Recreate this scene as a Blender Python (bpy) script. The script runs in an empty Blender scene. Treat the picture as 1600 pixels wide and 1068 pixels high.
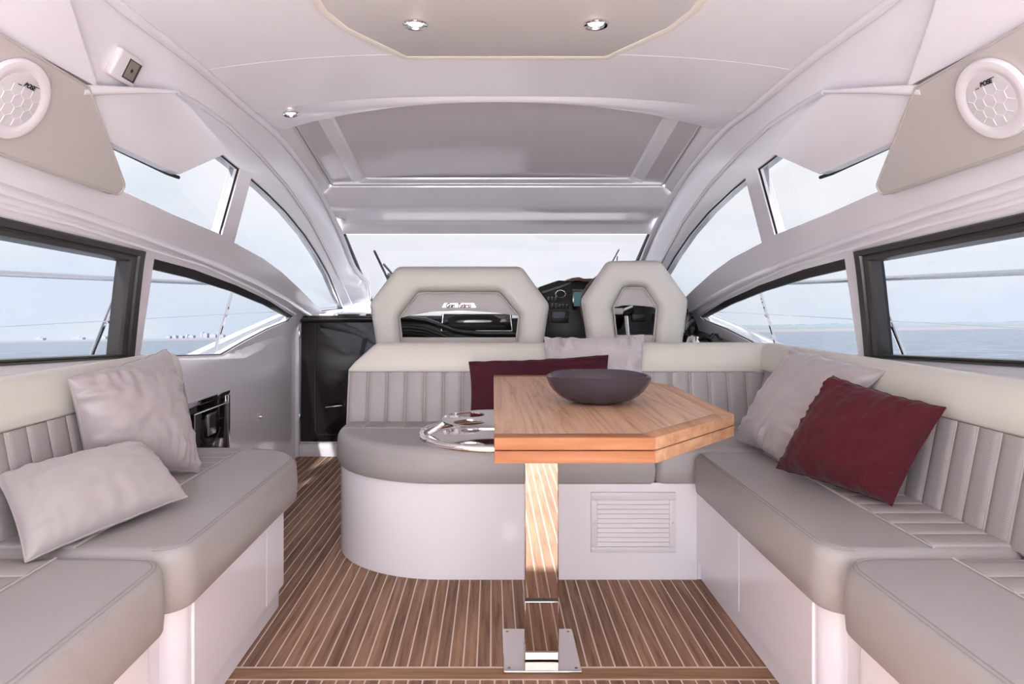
import bpy, bmesh, math, random
from mathutils import Vector, Matrix, noise
from mathutils.geometry import delaunay_2d_cdt
random.seed(7)

# ------------------------------------------------------------------ camera, sky, sun, exposure
SC = bpy.context.scene
COL = SC.collection
H = 1.05            # eye height above the cabin sole
F = 1000.0          # focal length in pixels of a 1600 px wide frame
VX, VY = 770.0, 470.0
XC = 0.025          # centre plane of the boat

cam_d = bpy.data.cameras.new('camera')
cam = bpy.data.objects.new('camera', cam_d)
COL.objects.link(cam)
cam.location = (0, 0, H)
cam.rotation_euler = (math.radians(90), 0, 0)
cam_d.sensor_width = 36.0
cam_d.lens = F / 1600.0 * 36.0
cam_d.shift_x = (800 - VX) / 1600.0
cam_d.shift_y = -(534 - VY) / 1600.0
cam_d.clip_start = 0.02
cam_d.clip_end = 20000
SC.camera = cam

SC.view_settings.view_transform = 'Standard'
SC.view_settings.look = 'None'
SC.view_settings.gamma = 1.0
SC.view_settings.use_curve_mapping = False
SC.view_settings.exposure = 1.80

world = bpy.data.worlds.new('overcast_sky')
SC.world = world
world.use_nodes = True
nt = world.node_tree
nt.nodes.clear()
wo = nt.nodes.new('ShaderNodeOutputWorld')
bg = nt.nodes.new('ShaderNodeBackground')
tc = nt.nodes.new('ShaderNodeTexCoord')
mp = nt.nodes.new('ShaderNodeMapping'); mp.inputs['Scale'].default_value = (1.0, 1.0, 3.2)
nz = nt.nodes.new('ShaderNodeTexNoise')
nz.inputs['Scale'].default_value = 1.7; nz.inputs['Detail'].default_value = 6; nz.inputs['Roughness'].default_value = 0.55
rp = nt.nodes.new('ShaderNodeValToRGB')
rp.color_ramp.elements[0].position = 0.40; rp.color_ramp.elements[0].color = (0.76, 0.83, 0.95, 1)
rp.color_ramp.elements[1].position = 0.60; rp.color_ramp.elements[1].color = (0.96, 0.955, 0.975, 1)
nt.links.new(tc.outputs['Generated'], mp.inputs['Vector'])
nt.links.new(mp.outputs['Vector'], nz.inputs['Vector'])
nt.links.new(nz.outputs['Fac'], rp.inputs['Fac'])
nt.links.new(rp.outputs['Color'], bg.inputs['Color'])
bg.inputs['Strength'].default_value = 1.5
nt.links.new(bg.outputs['Background'], wo.inputs['Surface'])

sun_d = bpy.data.lights.new('sun', 'SUN')
sun_d.energy = 6.8
sun_d.angle = math.radians(0.9)
sun_d.color = (1.0, 0.985, 0.97)
sun = bpy.data.objects.new('sun', sun_d)
COL.objects.link(sun)
SUN_DIR = Vector((0.13, 0.82, -0.56)).normalized()
sun.rotation_euler = SUN_DIR.to_track_quat('-Z', 'Y').to_euler()
sun.location = (0, -6, 8)

# ------------------------------------------------------------------ helpers: projection
def P(px, py, Y):
    return Vector(((px - VX) * Y / F, Y, H - (py - VY) * Y / F))

def on_floor(px, py, z=0.0):
    Y = (H - z) * F / (py - VY)
    return P(px, py, Y)

def kfun(Z):
    return 0.03 + 0.12 * min(1.0, max(0.0, (Z - 0.9) / 0.3))

def wall_w(Y, Z):
    # half width of the cabin side at station Y and height Z
    a = 1.385 - 0.16 * (Z - 0.84)
    b = 1.3194 - 0.5 * (Z - 1.25)
    s = 0.02
    base = (a + b) / 2 - math.sqrt(((a - b) / 2) ** 2 + s * s * 0.25)
    d = Y - 3.0
    return base - kfun(Z) * (math.sqrt(d * d + 0.04) + d) / 2

def side_yz(px, py, inset=0.0):
    # left-side pixel -> (Y, Z) where its ray meets the cabin side
    lo, hi = 0.25, 9.0
    def g(Y):
        return abs((px - VX) * Y / F - XC) - (wall_w(Y, H - (py - VY) * Y / F) - inset)
    for _ in range(60):
        m = (lo + hi) / 2
        if g(m) > 0: hi = m
        else: lo = m
    return (lo, H - (py - VY) * lo / F)

def W3(yz, inset=0.0, side=-1):
    return Vector((XC + side * (wall_w(yz[0], yz[1]) - inset), yz[0], yz[1]))

def mirror_pt(p):
    return Vector((2 * XC - p[0], p[1], p[2]))

# ------------------------------------------------------------------ helpers: objects
def link(o, parent=None):
    COL.objects.link(o)
    if parent is not None:
        o.parent = parent
        o.matrix_parent_inverse = world_of(parent).inverted()
    return o

def world_of(o):
    if o.parent is None:
        return o.matrix_basis.copy()
    return world_of(o.parent) @ o.matrix_parent_inverse @ o.matrix_basis

def tag(o, label=None, cat=None, group=None, kind=None):
    if label: o['label'] = label
    if cat: o['category'] = cat
    if group: o['group'] = group
    if kind: o['kind'] = kind
    return o

def empty(name, loc, label=None, cat=None, group=None, kind=None):
    o = bpy.data.objects.new(name, None)
    o.empty_display_size = 0.05
    o.location = loc
    COL.objects.link(o)
    return tag(o, label, cat, group, kind)

def finish(me, mat, smooth=40):
    if mat is not None:
        me.materials.append(mat)
    if smooth is not None:
        me.polygons.foreach_set('use_smooth', [True] * len(me.polygons))
        me.set_sharp_from_angle(angle=math.radians(smooth))
    me.update()
    return me

def mesh_of(name, V, Fc, mat=None, smooth=40, recalc=True):
    bm = bmesh.new()
    vs = [bm.verts.new(v) for v in V]
    for f in Fc:
        try: bm.faces.new([vs[i] for i in f])
        except ValueError: pass
    if recalc: bmesh.ops.recalc_face_normals(bm, faces=bm.faces)
    me = bpy.data.meshes.new(name)
    bm.to_mesh(me); bm.free()
    return finish(me, mat, smooth)

def obj(name, V, Fc, mat, parent=None, smooth=40, kind=None, recalc=True):
    o = bpy.data.objects.new(name, mesh_of(name, V, Fc, mat, smooth, recalc))
    link(o, parent)
    if kind: o['kind'] = kind
    return o

def inst(name, me, parent, loc=(0, 0, 0), rot=None, mat4=None):
    o = bpy.data.objects.new(name, me)
    if mat4 is not None: o.matrix_basis = mat4
    else:
        o.location = loc
        if rot is not None: o.rotation_euler = rot
    link(o, parent)
    return o

class MB:
    """collects geometry of ONE part"""
    def __init__(s): s.V = []; s.F = []
    def add(s, V, Fc):
        n = len(s.V); s.V += [Vector(v) for v in V]; s.F += [tuple(i + n for i in f) for f in Fc]
        return s
    def box(s, lo, hi, bev=0.0, seg=2, M=None):
        bm = bmesh.new()
        bmesh.ops.create_cube(bm, size=1.0)
        lo = Vector(lo); hi = Vector(hi)
        for v in bm.verts:
            v.co = Vector(((lo[i] + hi[i]) / 2 + v.co[i] * (hi[i] - lo[i]) for i in range(3)))
        if bev > 0:
            bmesh.ops.bevel(bm, geom=list(bm.edges), offset=bev, segments=seg, profile=0.5, affect='EDGES')
        if M is not None: bm.transform(M)
        bm.verts.index_update()
        s.add([v.co.copy() for v in bm.verts], [[v.index for v in f.verts] for f in bm.faces])
        bm.free(); return s
    def tube(s, pts, r, n=8, closed=False, ry=None, up=None):
        pts = [Vector(p) for p in pts]; L = len(pts)
        V = []; Fc = []
        prev = None
        for i, p in enumerate(pts):
            if closed: t = (pts[(i + 1) % L] - pts[i - 1])
            else: t = pts[min(i + 1, L - 1)] - pts[max(i - 1, 0)]
            t.normalize()
            if up is not None: a = Vector(up)
            elif prev is not None: a = prev
            else: a = Vector((0, 0, 1)) if abs(t.z) < 0.9 else Vector((0, 1, 0))
            b = t.cross(a).normalized(); a = b.cross(t).normalized(); prev = a
            rr = r[i] if isinstance(r, (list, tuple)) else r
            r2 = ry if ry is not None else rr
            for k in range(n):
                th = 2 * math.pi * k / n
                V.append(p + b * (rr * math.cos(th)) + a * (r2 * math.sin(th)))
        for i in range(L if closed else L - 1):
            j = (i + 1) % L
            for k in range(n):
                k2 = (k + 1) % n
                Fc.append((i * n + k, i * n + k2, j * n + k2, j * n + k))
        if not closed:
            Fc.append(tuple(range(n))[::-1]); Fc.append(tuple((L - 1) * n + k for k in range(n)))
        return s.add(V, Fc)
    def grid(s, rows, close_u=False, caps=False):
        n = len(rows[0]); V = [p for r in rows for p in r]; Fc = []
        for i in range(len(rows) - 1):
            for k in range(n if close_u else n - 1):
                k2 = (k + 1) % n
                Fc.append((i * n + k, i * n + k2, (i + 1) * n + k2, (i + 1) * n + k))
        if caps:
            Fc.append(tuple(range(n))[::-1]); Fc.append(tuple((len(rows) - 1) * n + k for k in range(n)))
        return s.add(V, Fc)
    def lathe(s, prof, center, n=28, axis='Z', M=None, sx=1.0, sy=1.0):
        rows = []
        for (r, z) in prof:
            row = []
            for k in range(n):
                th = 2 * math.pi * k / n
                v = Vector((r * math.cos(th) * sx, r * math.sin(th) * sy, z))
                if M is not None: v = M @ v
                row.append(v + Vector(center))
            rows.append(row)
        return s.grid(rows, close_u=True)
    def prism(s, poly, off, bev=0.0):
        """closed polygon (3D) swept by vector off"""
        n = len(poly); off = Vector(off)
        V = [Vector(p) for p in poly] + [Vector(p) + off for p in poly]
        Fc = [tuple(range(n)), tuple(range(2 * n - 1, n - 1, -1))]
        for i in range(n):
            j = (i + 1) % n
            Fc.append((i, j, n + j, n + i))
        if bev <= 0: return s.add(V, Fc)
        bm = bmesh.new(); vs = [bm.verts.new(v) for v in V]
        for f in Fc: bm.faces.new([vs[i] for i in f])
        bmesh.ops.recalc_face_normals(bm, faces=bm.faces)
        bmesh.ops.bevel(bm, geom=list(bm.edges), offset=bev, segments=2, profile=0.5, affect='EDGES')
        bm.verts.index_update()
        s.add([v.co.copy() for v in bm.verts], [[v.index for v in f.verts] for f in bm.faces])
        bm.free(); return s
    def build(s, name, mat, parent=None, smooth=40, kind=None, recalc=True):
        return obj(name, s.V, s.F, mat, parent, smooth, kind, recalc)
    def mesh(s, name, mat, smooth=40): return mesh_of(name, s.V, s.F, mat, smooth)
    def mirrored(s):
        m = MB(); m.V = [mirror_pt(v) for v in s.V]; m.F = [tuple(reversed(f)) for f in s.F]; return m
    def sided(s, side):
        return s if side < 0 else s.mirrored()

def dens(poly, step, closed=True):
    out = []
    n = len(poly)
    for i in range(n if closed else n - 1):
        a = Vector(poly[i]); b = Vector(poly[(i + 1) % n])
        m = max(1, int((b - a).length / step))
        for k in range(m): out.append(tuple(a.lerp(b, k / m)))
    if not closed: out.append(tuple(poly[-1]))
    return out

def inpoly(x, y, poly):
    c = False; n = len(poly); j = n - 1
    for i in range(n):
        xi, yi = poly[i]; xj, yj = poly[j]
        if (yi > y) != (yj > y) and x < (xj - xi) * (y - yi) / (yj - yi) + xi: c = not c
        j = i
    return c

def segdist(x, y, poly):
    d = 1e9; n = len(poly)
    for i in range(n):
        ax, ay = poly[i]; bx, by = poly[(i + 1) % n]
        dx, dy = bx - ax, by - ay; L = dx * dx + dy * dy
        t = 0 if L == 0 else max(0, min(1, ((x - ax) * dx + (y - ay) * dy) / L))
        d = min(d, math.hypot(x - ax - t * dx, y - ay - t * dy))
    return d

def cdt(outer, holes, step):
    """triangulate a 2D region with holes, interior grid of spacing step"""
    pts = []; edges = []
    for loop in [outer] + holes:
        n0 = len(pts); n = len(loop)
        pts += [Vector(p) for p in loop]
        edges += [(n0 + i, n0 + (i + 1) % n) for i in range(n)]
    xs = [p[0] for p in outer]; ys = [p[1] for p in outer]
    x = min(xs) + step / 2
    while x < max(xs):
        y = min(ys) + step / 2
        while y < max(ys):
            if inpoly(x, y, outer) and not any(inpoly(x, y, h) for h in holes):
                if min(segdist(x, y, l) for l in [outer] + holes) > step * 0.45:
                    pts.append(Vector((x, y)))
            y += step
        x += step
    r = delaunay_2d_cdt(pts, edges, [], 0, 1e-6)
    V = [(v[0], v[1]) for v in r[0]]; T = []
    for f in r[2]:
        cx = sum(V[i][0] for i in f) / len(f); cy = sum(V[i][1] for i in f) / len(f)
        if inpoly(cx, cy, outer) and not any(inpoly(cx, cy, h) for h in holes): T.append(tuple(f))
    return V, T

def shell(V2, T, fa, fb):
    """two skins mapped by fa and fb, joined along the boundary"""
    n = len(V2)
    V = [fa(v) for v in V2] + [fb(v) for v in V2]
    Fc = [t for t in T] + [tuple(n + i for i in reversed(t)) for t in T]
    cnt = {}
    for t in T:
        for i in range(len(t)):
            e = (t[i], t[(i + 1) % len(t)])
            k = (min(e), max(e)); cnt.setdefault(k, []).append(e)
    for k, es in cnt.items():
        if len(es) == 1:
            a, b = es[0]; Fc.append((b, a, n + a, n + b))
    m = MB(); m.add(V, Fc); return m

def offset_poly(poly, d):
    """inset a CCW polygon of (x,y) by d"""
    n = len(poly); out = []
    for i in range(n):
        p0 = Vector(poly[i - 1]); p1 = Vector(poly[i]); p2 = Vector(poly[(i + 1) % n])
        e1 = (p1 - p0).normalized(); e2 = (p2 - p1).normalized()
        n1 = Vector((-e1.y, e1.x)); n2 = Vector((-e2.y, e2.x))
        b = (n1 + n2)
        k = max(0.35, 1 + n1.dot(n2))
        out.append(tuple(p1 + b * (d / k)))
    return out

def round_poly(pts, seg=6):
    """pts: list of (x, y, r) CCW -> polygon with rounded corners"""
    out = []; n = len(pts)
    for i in range(n):
        x, y, r = pts[i]
        p = Vector((x, y)); a = Vector(pts[i - 1][:2]); b = Vector(pts[(i + 1) % n][:2])
        if r <= 0: out.append((x, y)); continue
        u = (a - p).normalized(); v = (b - p).normalized()
        ang = u.angle(v); t = r / math.tan(ang / 2)
        t = min(t, (a - p).length * 0.49, (b - p).length * 0.49)
        rr = t * math.tan(ang / 2)
        c = p + (u + v).normalized() * (rr / math.sin(ang / 2))
        s0 = p + u * t - c; s1 = p + v * t - c
        a0 = math.atan2(s0.y, s0.x); a1 = math.atan2(s1.y, s1.x)
        d = a1 - a0
        while d > math.pi: d -= 2 * math.pi
        while d < -math.pi: d += 2 * math.pi
        for k in range(seg + 1):
            th = a0 + d * k / seg
            out.append((c.x + rr * math.cos(th), c.y + rr * math.sin(th)))
    return out

def pad(poly, z0, z1, r, seg=4, r0=0.01, crown=0.0, m=None):
    """upholstered block over a CCW plan polygon, soft top edge"""
    m = m or MB()
    rows = []
    p0 = offset_poly(poly, r0)
    rows.append([Vector((x, y, z0)) for x, y in p0])
    rows.append([Vector((x, y, z0 + r0)) for x, y in poly])
    rows.append([Vector((x, y, (z0 + z1 - r) / 2 + r0 / 2)) for x, y in offset_poly(poly, -0.004)])
    for k in range(seg + 1):
        th = math.pi / 2 * k / seg
        q = offset_poly(poly, r * (1 - math.cos(th)))
        rows.append([Vector((x, y, z1 - r + r * math.sin(th))) for x, y in q])
    q = offset_poly(poly, r * 1.3)
    rows.append([Vector((x, y, z1 + crown)) for x, y in q])
    m.grid(rows, close_u=True, caps=True)
    return m

# ------------------------------------------------------------------ materials
def lin(c):
    c = c / 255.0
    return c / 12.92 if c <= 0.04045 else ((c + 0.055) / 1.055) ** 2.4
def RGB(r, g, b): return (lin(r), lin(g), lin(b), 1)

def mat(name, col, rough=0.5, metal=0.0, coat=0.0, sheen=0.0, bump=None, var=None, spec=0.5):
    m = bpy.data.materials.new(name); m.use_nodes = True
    t = m.node_tree; b = t.nodes['Principled BSDF']
    b.inputs['Base Color'].default_value = col
    b.inputs['Roughness'].default_value = rough
    b.inputs['Metallic'].default_value = metal
    b.inputs['Specular IOR Level'].default_value = spec
    b.inputs['Coat Weight'].default_value = coat
    b.inputs['Coat Roughness'].default_value = 0.06
    b.inputs['Sheen Weight'].default_value = sheen
    co = t.nodes.new('ShaderNodeTexCoord')
    if var:
        n = t.nodes.new('ShaderNodeTexNoise'); n.inputs['Scale'].default_value = var[0]; n.inputs['Detail'].default_value = 4
        mx = t.nodes.new('ShaderNodeMixRGB')
        mx.inputs['Color1'].default_value = col
        mx.inputs['Color2'].default_value = tuple(min(1, c * var[1]) for c in col[:3]) + (1,)
        t.links.new(co.outputs['Object'], n.inputs['Vector'])
        t.links.new(n.outputs['Fac'], mx.inputs['Fac'])
        t.links.new(mx.outputs['Color'], b.inputs['Base Color'])
    if bump:
        n = t.nodes.new('ShaderNodeTexNoise'); n.inputs['Scale'].default_value = bump[0]; n.inputs['Detail'].default_value = bump[2] if len(bump) > 2 else 3
        bp = t.nodes.new('ShaderNodeBump'); bp.inputs['Strength'].default_value = bump[1]; bp.inputs['Distance'].default_value = 0.01
        t.links.new(co.outputs['Object'], n.inputs['Vector'])
        t.links.new(n.outputs['Fac'], bp.inputs['Height'])
        t.links.new(bp.outputs['Normal'], b.inputs['Normal'])
    return m

M = {}
M['gel'] = mat('white_gelcoat', (0.92, 0.888, 0.925, 1), 0.16, coat=0.35, bump=(3.0, 0.010, 1))
M['headliner'] = mat('white_headliner', (0.94, 0.908, 0.932, 1), 0.30, coat=0.1)
M['sunroof'] = mat('grey_sunroof_gloss', RGB(214, 207, 210), 0.12, coat=0.4, bump=(2.0, 0.02, 1))
M['header'] = mat('pale_grey_gelcoat', (0.87, 0.835, 0.86, 1), 0.10, coat=0.5, bump=(3.0, 0.015, 1))
M['greypanel'] = mat('grey_vinyl_panel', RGB(200, 193, 190), 0.55, bump=(900, 0.05))
M['hatch'] = mat('grey_vinyl_brightened', RGB(226, 221, 220), 0.55, bump=(900, 0.05))  # copy of the grey panel vinyl, lightened in place of light missing overhead
M['leather'] = mat('grey_leather', RGB(172, 167, 165), 0.42, bump=(420, 0.10, 4), var=(2.5, 0.95))
M['cream'] = mat('cream_leather', RGB(224, 219, 209), 0.45, bump=(380, 0.08, 4), var=(3, 0.97))
M['stitch'] = mat('grey_thread', RGB(160, 153, 150), 0.8)
M['piping'] = mat('pale_piping', RGB(196, 188, 183), 0.5)
M['gasket'] = mat('cream_gasket', RGB(240, 234, 222), 0.5, bump=(60, 0.2))
M['black'] = mat('black_gloss', (0.012, 0.010, 0.010, 1), 0.06, coat=0.3)
M['dash'] = mat('black_dash', (0.0085, 0.0075, 0.007, 1), 0.30, bump=(500, 0.03), spec=0.22)
M['dashgrey'] = mat('dash_grey', (0.022, 0.0205, 0.020, 1), 0.4)
M['frame'] = mat('dark_window_frame', (0.045, 0.041, 0.040, 1), 0.32)
M['seal'] = mat('black_rubber', (0.012, 0.012, 0.013, 1), 0.45)
M['chrome'] = mat('polished_steel', (0.80, 0.77, 0.77, 1), 0.045, metal=1.0)
M['steel'] = mat('brushed_steel', (0.62, 0.62, 0.64, 1), 0.22, metal=1.0)
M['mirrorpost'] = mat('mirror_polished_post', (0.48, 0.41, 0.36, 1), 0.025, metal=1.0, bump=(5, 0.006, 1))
M['plate'] = mat('polished_base_plate', (0.66, 0.63, 0.62, 1), 0.06, metal=1.0, bump=(9, 0.01, 2))
M['satin'] = mat('taupe_satin', RGB(180, 170, 169), 0.34, sheen=0.25, bump=(14, 0.12, 3))
M['crinkle'] = mat('silver_crinkled_satin', RGB(204, 196, 198), 0.30, sheen=0.2, bump=(22, 0.35, 4))
M['lumbar'] = mat('pale_taupe_velour', RGB(182, 173, 170), 0.6, sheen=0.35, bump=(7, 0.10, 3))
M['velvet'] = mat('burgundy_velvet', RGB(74, 26, 34), 0.9, sheen=0.12, bump=(12, 0.45, 4), var=(9, 1.45), spec=0.12)
M['velvetdk'] = mat('plum_velvet', RGB(70, 28, 38), 0.9, sheen=0.06, bump=(10, 0.15, 4), var=(9, 1.2), spec=0.25)
M['bowl'] = mat('plum_grey_lacquer', RGB(78, 71, 80), 0.24, metal=0.35, bump=(18, 0.05, 3), var=(6, 1.35))
M['brown'] = mat('brown_leather', RGB(106, 72, 60), 0.5, bump=(300, 0.1))
M['cowhite'] = mat('white_plastic', (0.80, 0.76, 0.775, 1), 0.35)
M['grille'] = mat('speaker_cloth', (0.74, 0.70, 0.71, 1), 0.7, bump=(1500, 0.3))
M['print'] = mat('black_print', (0.02, 0.02, 0.02, 1), 0.5)
M['redprint'] = mat('dark_red_print', (0.16, 0.03, 0.03, 1), 0.5)
M['lcd'] = mat('grey_lcd', RGB(140, 130, 122), 0.3)
M['caulk'] = mat('pale_caulk', RGB(230, 210, 197), 0.7)
M['hull'] = mat('white_hull', (0.86, 0.86, 0.88, 1), 0.25)
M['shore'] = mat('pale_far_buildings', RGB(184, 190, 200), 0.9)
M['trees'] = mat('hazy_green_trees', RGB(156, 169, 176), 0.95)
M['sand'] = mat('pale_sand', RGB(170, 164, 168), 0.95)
M['blackvoid'] = mat('dark_slot', (0.03, 0.028, 0.028, 1), 0.8)

def emit(name, col, s):
    m = bpy.data.materials.new(name); m.use_nodes = True
    b = m.node_tree.nodes['Principled BSDF']
    b.inputs['Base Color'].default_value = (0.02, 0.02, 0.02, 1)
    b.inputs['Emission Color'].default_value = col
    b.inputs['Emission Strength'].default_value = s
    return m
M['lens'] = emit('warm_lamp_lens', (1.0, 0.88, 0.68, 1), 2.2)
M['screen'] = emit('plotter_screen', RGB(70, 108, 116), 0.20)
M['screen2'] = emit('radio_screen', RGB(88, 82, 104), 0.11)

def glass(name, tint, refl=1.0):
    m = bpy.data.materials.new(name); m.use_nodes = True
    t = m.node_tree; t.nodes.clear()
    o = t.nodes.new('ShaderNodeOutputMaterial')
    tr = t.nodes.new('ShaderNodeBsdfTransparent'); tr.inputs['Color'].default_value = tint
    gl = t.nodes.new('ShaderNodeBsdfGlossy'); gl.inputs['Roughness'].default_value = 0.0
    gl.inputs['Color'].default_value = (refl, refl, refl, 1)
    fr = t.nodes.new('ShaderNodeLayerWeight'); fr.inputs['Blend'].default_value = 0.5
    pw = t.nodes.new('ShaderNodeMath'); pw.operation = 'POWER'; pw.inputs[1].default_value = 5.0
    ma = t.nodes.new('ShaderNodeMath'); ma.operation = 'MULTIPLY_ADD'; ma.inputs[1].default_value = 0.9; ma.inputs[2].default_value = 0.04
    t.links.new(fr.outputs['Facing'], pw.inputs[0]); t.links.new(pw.outputs[0], ma.inputs[0])
    mx = t.nodes.new('ShaderNodeMixShader')
    t.links.new(ma.outputs[0], mx.inputs['Fac'])
    t.links.new(tr.outputs['BSDF'], mx.inputs[1]); t.links.new(gl.outputs['BSDF'], mx.inputs[2])
    t.links.new(mx.outputs['Shader'], o.inputs['Surface'])
    return m
M['glass'] = glass('tinted_cabin_glass', (0.188, 0.193, 0.199, 1), 0.6)
M['screenglass'] = glass('windscreen_glass', (0.199, 0.198, 0.201, 1), 0.5)

def wood(name, c1, c2, c3, axis, scale, rnd=0.35, rough=0.5, dist=2.0):
    """grain running along `axis` (0,1,2) with a shift of tone for each board"""
    m = bpy.data.materials.new(name); m.use_nodes = True
    t = m.node_tree; b = t.nodes['Principled BSDF']
    co = t.nodes.new('ShaderNodeTexCoord'); mp = t.nodes.new('ShaderNodeMapping')
    sc = [scale] * 3; sc[axis] = scale * 0.06
    mp.inputs['Scale'].default_value = sc
    oi = t.nodes.new('ShaderNodeObjectInfo')
    ad = t.nodes.new('ShaderNodeVectorMath'); ad.operation = 'ADD'
    mu = t.nodes.new('ShaderNodeMath'); mu.operation = 'MULTIPLY'; mu.inputs[1].default_value = 37.0
    t.links.new(oi.outputs['Random'], mu.inputs[0])
    t.links.new(co.outputs['Object'], mp.inputs['Vector'])
    t.links.new(mp.outputs['Vector'], ad.inputs[0]); t.links.new(mu.outputs[0], ad.inputs[1])
    n1 = t.nodes.new('ShaderNodeTexNoise'); n1.inputs['Scale'].default_value = 1.0; n1.inputs['Detail'].default_value = 6
    n1.inputs['Roughness'].default_value = 0.6; n1.inputs['Distortion'].default_value = dist * 0.2
    t.links.new(ad.outputs[0], n1.inputs['Vector'])
    r = t.nodes.new('ShaderNodeValToRGB')
    r.color_ramp.elements[0].position = 0.30; r.color_ramp.elements[0].color = c1
    r.color_ramp.elements[1].position = 0.72; r.color_ramp.elements[1].color = c3
    e = r.color_ramp.elements.new(0.5); e.color = c2
    t.links.new(n1.outputs['Fac'], r.inputs['Fac'])
    hs = t.nodes.new('ShaderNodeHueSaturation')
    mr = t.nodes.new('ShaderNodeMapRange'); mr.inputs['To Min'].default_value = 1 - rnd; mr.inputs['To Max'].default_value = 1 + rnd
    t.links.new(oi.outputs['Random'], mr.inputs['Value'])
    t.links.new(mr.outputs['Result'], hs.inputs['Value'])
    t.links.new(r.outputs['Color'], hs.inputs['Color'])
    t.links.new(hs.outputs['Color'], b.inputs['Base Color'])
    b.inputs['Roughness'].default_value = rough
    b.inputs['Specular IOR Level'].default_value = 0.18
    n2 = t.nodes.new('ShaderNodeTexNoise'); n2.inputs['Scale'].default_value = 3.0; n2.inputs['Detail'].default_value = 5
    t.links.new(ad.outputs[0], n2.inputs['Vector'])
    bp = t.nodes.new('ShaderNodeBump'); bp.inputs['Strength'].default_value = 0.12; bp.inputs['Distance'].default_value = 0.004
    t.links.new(n2.outputs['Fac'], bp.inputs['Height']); t.links.new(bp.outputs['Normal'], b.inputs['Normal'])
    return m
M['teakfloor'] = wood('teak_deck_plank', RGB(116, 88, 72), RGB(152, 119, 97), RGB(174, 140, 115), 1, 60, rnd=0.19, rough=0.75)
M['teakfloorx'] = wood('teak_deck_cross_plank', RGB(134, 100, 78), RGB(160, 124, 98), RGB(174, 140, 114), 0, 60, rnd=0.05, rough=0.75)
M['teakx'] = wood('teak_edge_cross', RGB(150, 94, 61), RGB(166, 110, 74), RGB(182, 130, 95), 0, 26, rnd=0.04, rough=0.42)
M['teaky'] = wood('teak_edge_long', RGB(168, 120, 86), RGB(190, 145, 112), RGB(206, 164, 131), 1, 26, rnd=0.04, rough=0.42)

def veneer():
    m = bpy.data.materials.new('teak_table_veneer'); m.use_nodes = True
    t = m.node_tree; b = t.nodes['Principled BSDF']
    co = t.nodes.new('ShaderNodeTexCoord'); mp = t.nodes.new('ShaderNodeMapping')
    mp.inputs['Rotation'].default_value = (0, 0, math.radians(-14)); mp.inputs['Scale'].default_value = (7, 0.42, 1)
    w = t.nodes.new('ShaderNodeTexNoise'); w.inputs['Scale'].default_value = 1.6; w.inputs['Detail'].default_value = 3; w.inputs['Distortion'].default_value = 0.8
    t.links.new(co.outputs['Object'], mp.inputs['Vector']); t.links.new(mp.outputs['Vector'], w.inputs['Vector'])
    mu = t.nodes.new('ShaderNodeMath'); mu.operation = 'MULTIPLY'; mu.inputs[1].default_value = 12.0
    t.links.new(w.outputs['Fac'], mu.inputs[0])
    fr = t.nodes.new('ShaderNodeMath'); fr.operation = 'PINGPONG'; fr.inputs[1].default_value = 1.0
    t.links.new(mu.outputs[0], fr.inputs[0])
    r = t.nodes.new('ShaderNodeValToRGB')
    r.color_ramp.elements[0].position = 0.0; r.color_ramp.elements[0].color = RGB(172, 130, 102)
    r.color_ramp.elements[1].position = 1.0; r.color_ramp.elements[1].color = RGB(212, 172, 142)
    e = r.color_ramp.elements.new(0.10); e.color = RGB(194, 152, 122)
    e = r.color_ramp.elements.new(0.45); e.color = RGB(204, 163, 133)
    t.links.new(fr.outputs[0], r.inputs['Fac'])
    n = t.nodes.new('ShaderNodeTexNoise'); n.inputs['Scale'].default_value = 2.0; n.inputs['Detail'].default_value = 6
    mp2 = t.nodes.new('ShaderNodeMapping'); mp2.inputs['Rotation'].default_value = (0, 0, math.radians(-14)); mp2.inputs['Scale'].default_value = (60, 3, 1)
    t.links.new(co.outputs['Object'], mp2.inputs['Vector']); t.links.new(mp2.outputs['Vector'], n.inputs['Vector'])
    mx = t.nodes.new('ShaderNodeMixRGB'); mx.blend_type = 'OVERLAY'; mx.inputs['Fac'].default_value = 0.35
    t.links.new(r.outputs['Color'], mx.inputs['Color1']); t.links.new(n.outputs['Fac'], mx.inputs['Color2'])
    t.links.new(mx.outputs['Color'], b.inputs['Base Color'])
    b.inputs['Roughness'].default_value = 0.42
    return m
M['veneer'] = veneer()

def weave():
    m = bpy.data.materials.new('grey_mesh_fabric'); m.use_nodes = True
    t = m.node_tree; b = t.nodes['Principled BSDF']
    b.inputs['Base Color'].default_value = RGB(172, 164, 161); b.inputs['Roughness'].default_value = 0.6
    co = t.nodes.new('ShaderNodeTexCoord')
    v = t.nodes.new('ShaderNodeTexVoronoi'); v.inputs['Scale'].default_value = 190; v.inputs['Randomness'].default_value = 0.15
    t.links.new(co.outputs['Object'], v.inputs['Vector'])
    mr = t.nodes.new('ShaderNodeMapRange'); mr.inputs['From Max'].default_value = 0.7
    mr.inputs['To Min'].default_value = 0.72; mr.inputs['To Max'].default_value = 1.06
    t.links.new(v.outputs['Distance'], mr.inputs['Value'])
    mx = t.nodes.new('ShaderNodeMixRGB'); mx.blend_type = 'MULTIPLY'; mx.inputs['Fac'].default_value = 1
    mx.inputs['Color1'].default_value = RGB(176, 168, 165)
    t.links.new(mr.outputs['Result'], mx.inputs['Color2'])
    t.links.new(mx.outputs['Color'], b.inputs['Base Color'])
    bp = t.nodes.new('ShaderNodeBump'); bp.inputs['Strength'].default_value = 0.25; bp.inputs['Distance'].default_value = 0.002
    t.links.new(v.outputs['Distance'], bp.inputs['Height']); t.links.new(bp.outputs['Normal'], b.inputs['Normal'])
    return m
M['weave'] = weave()

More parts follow.
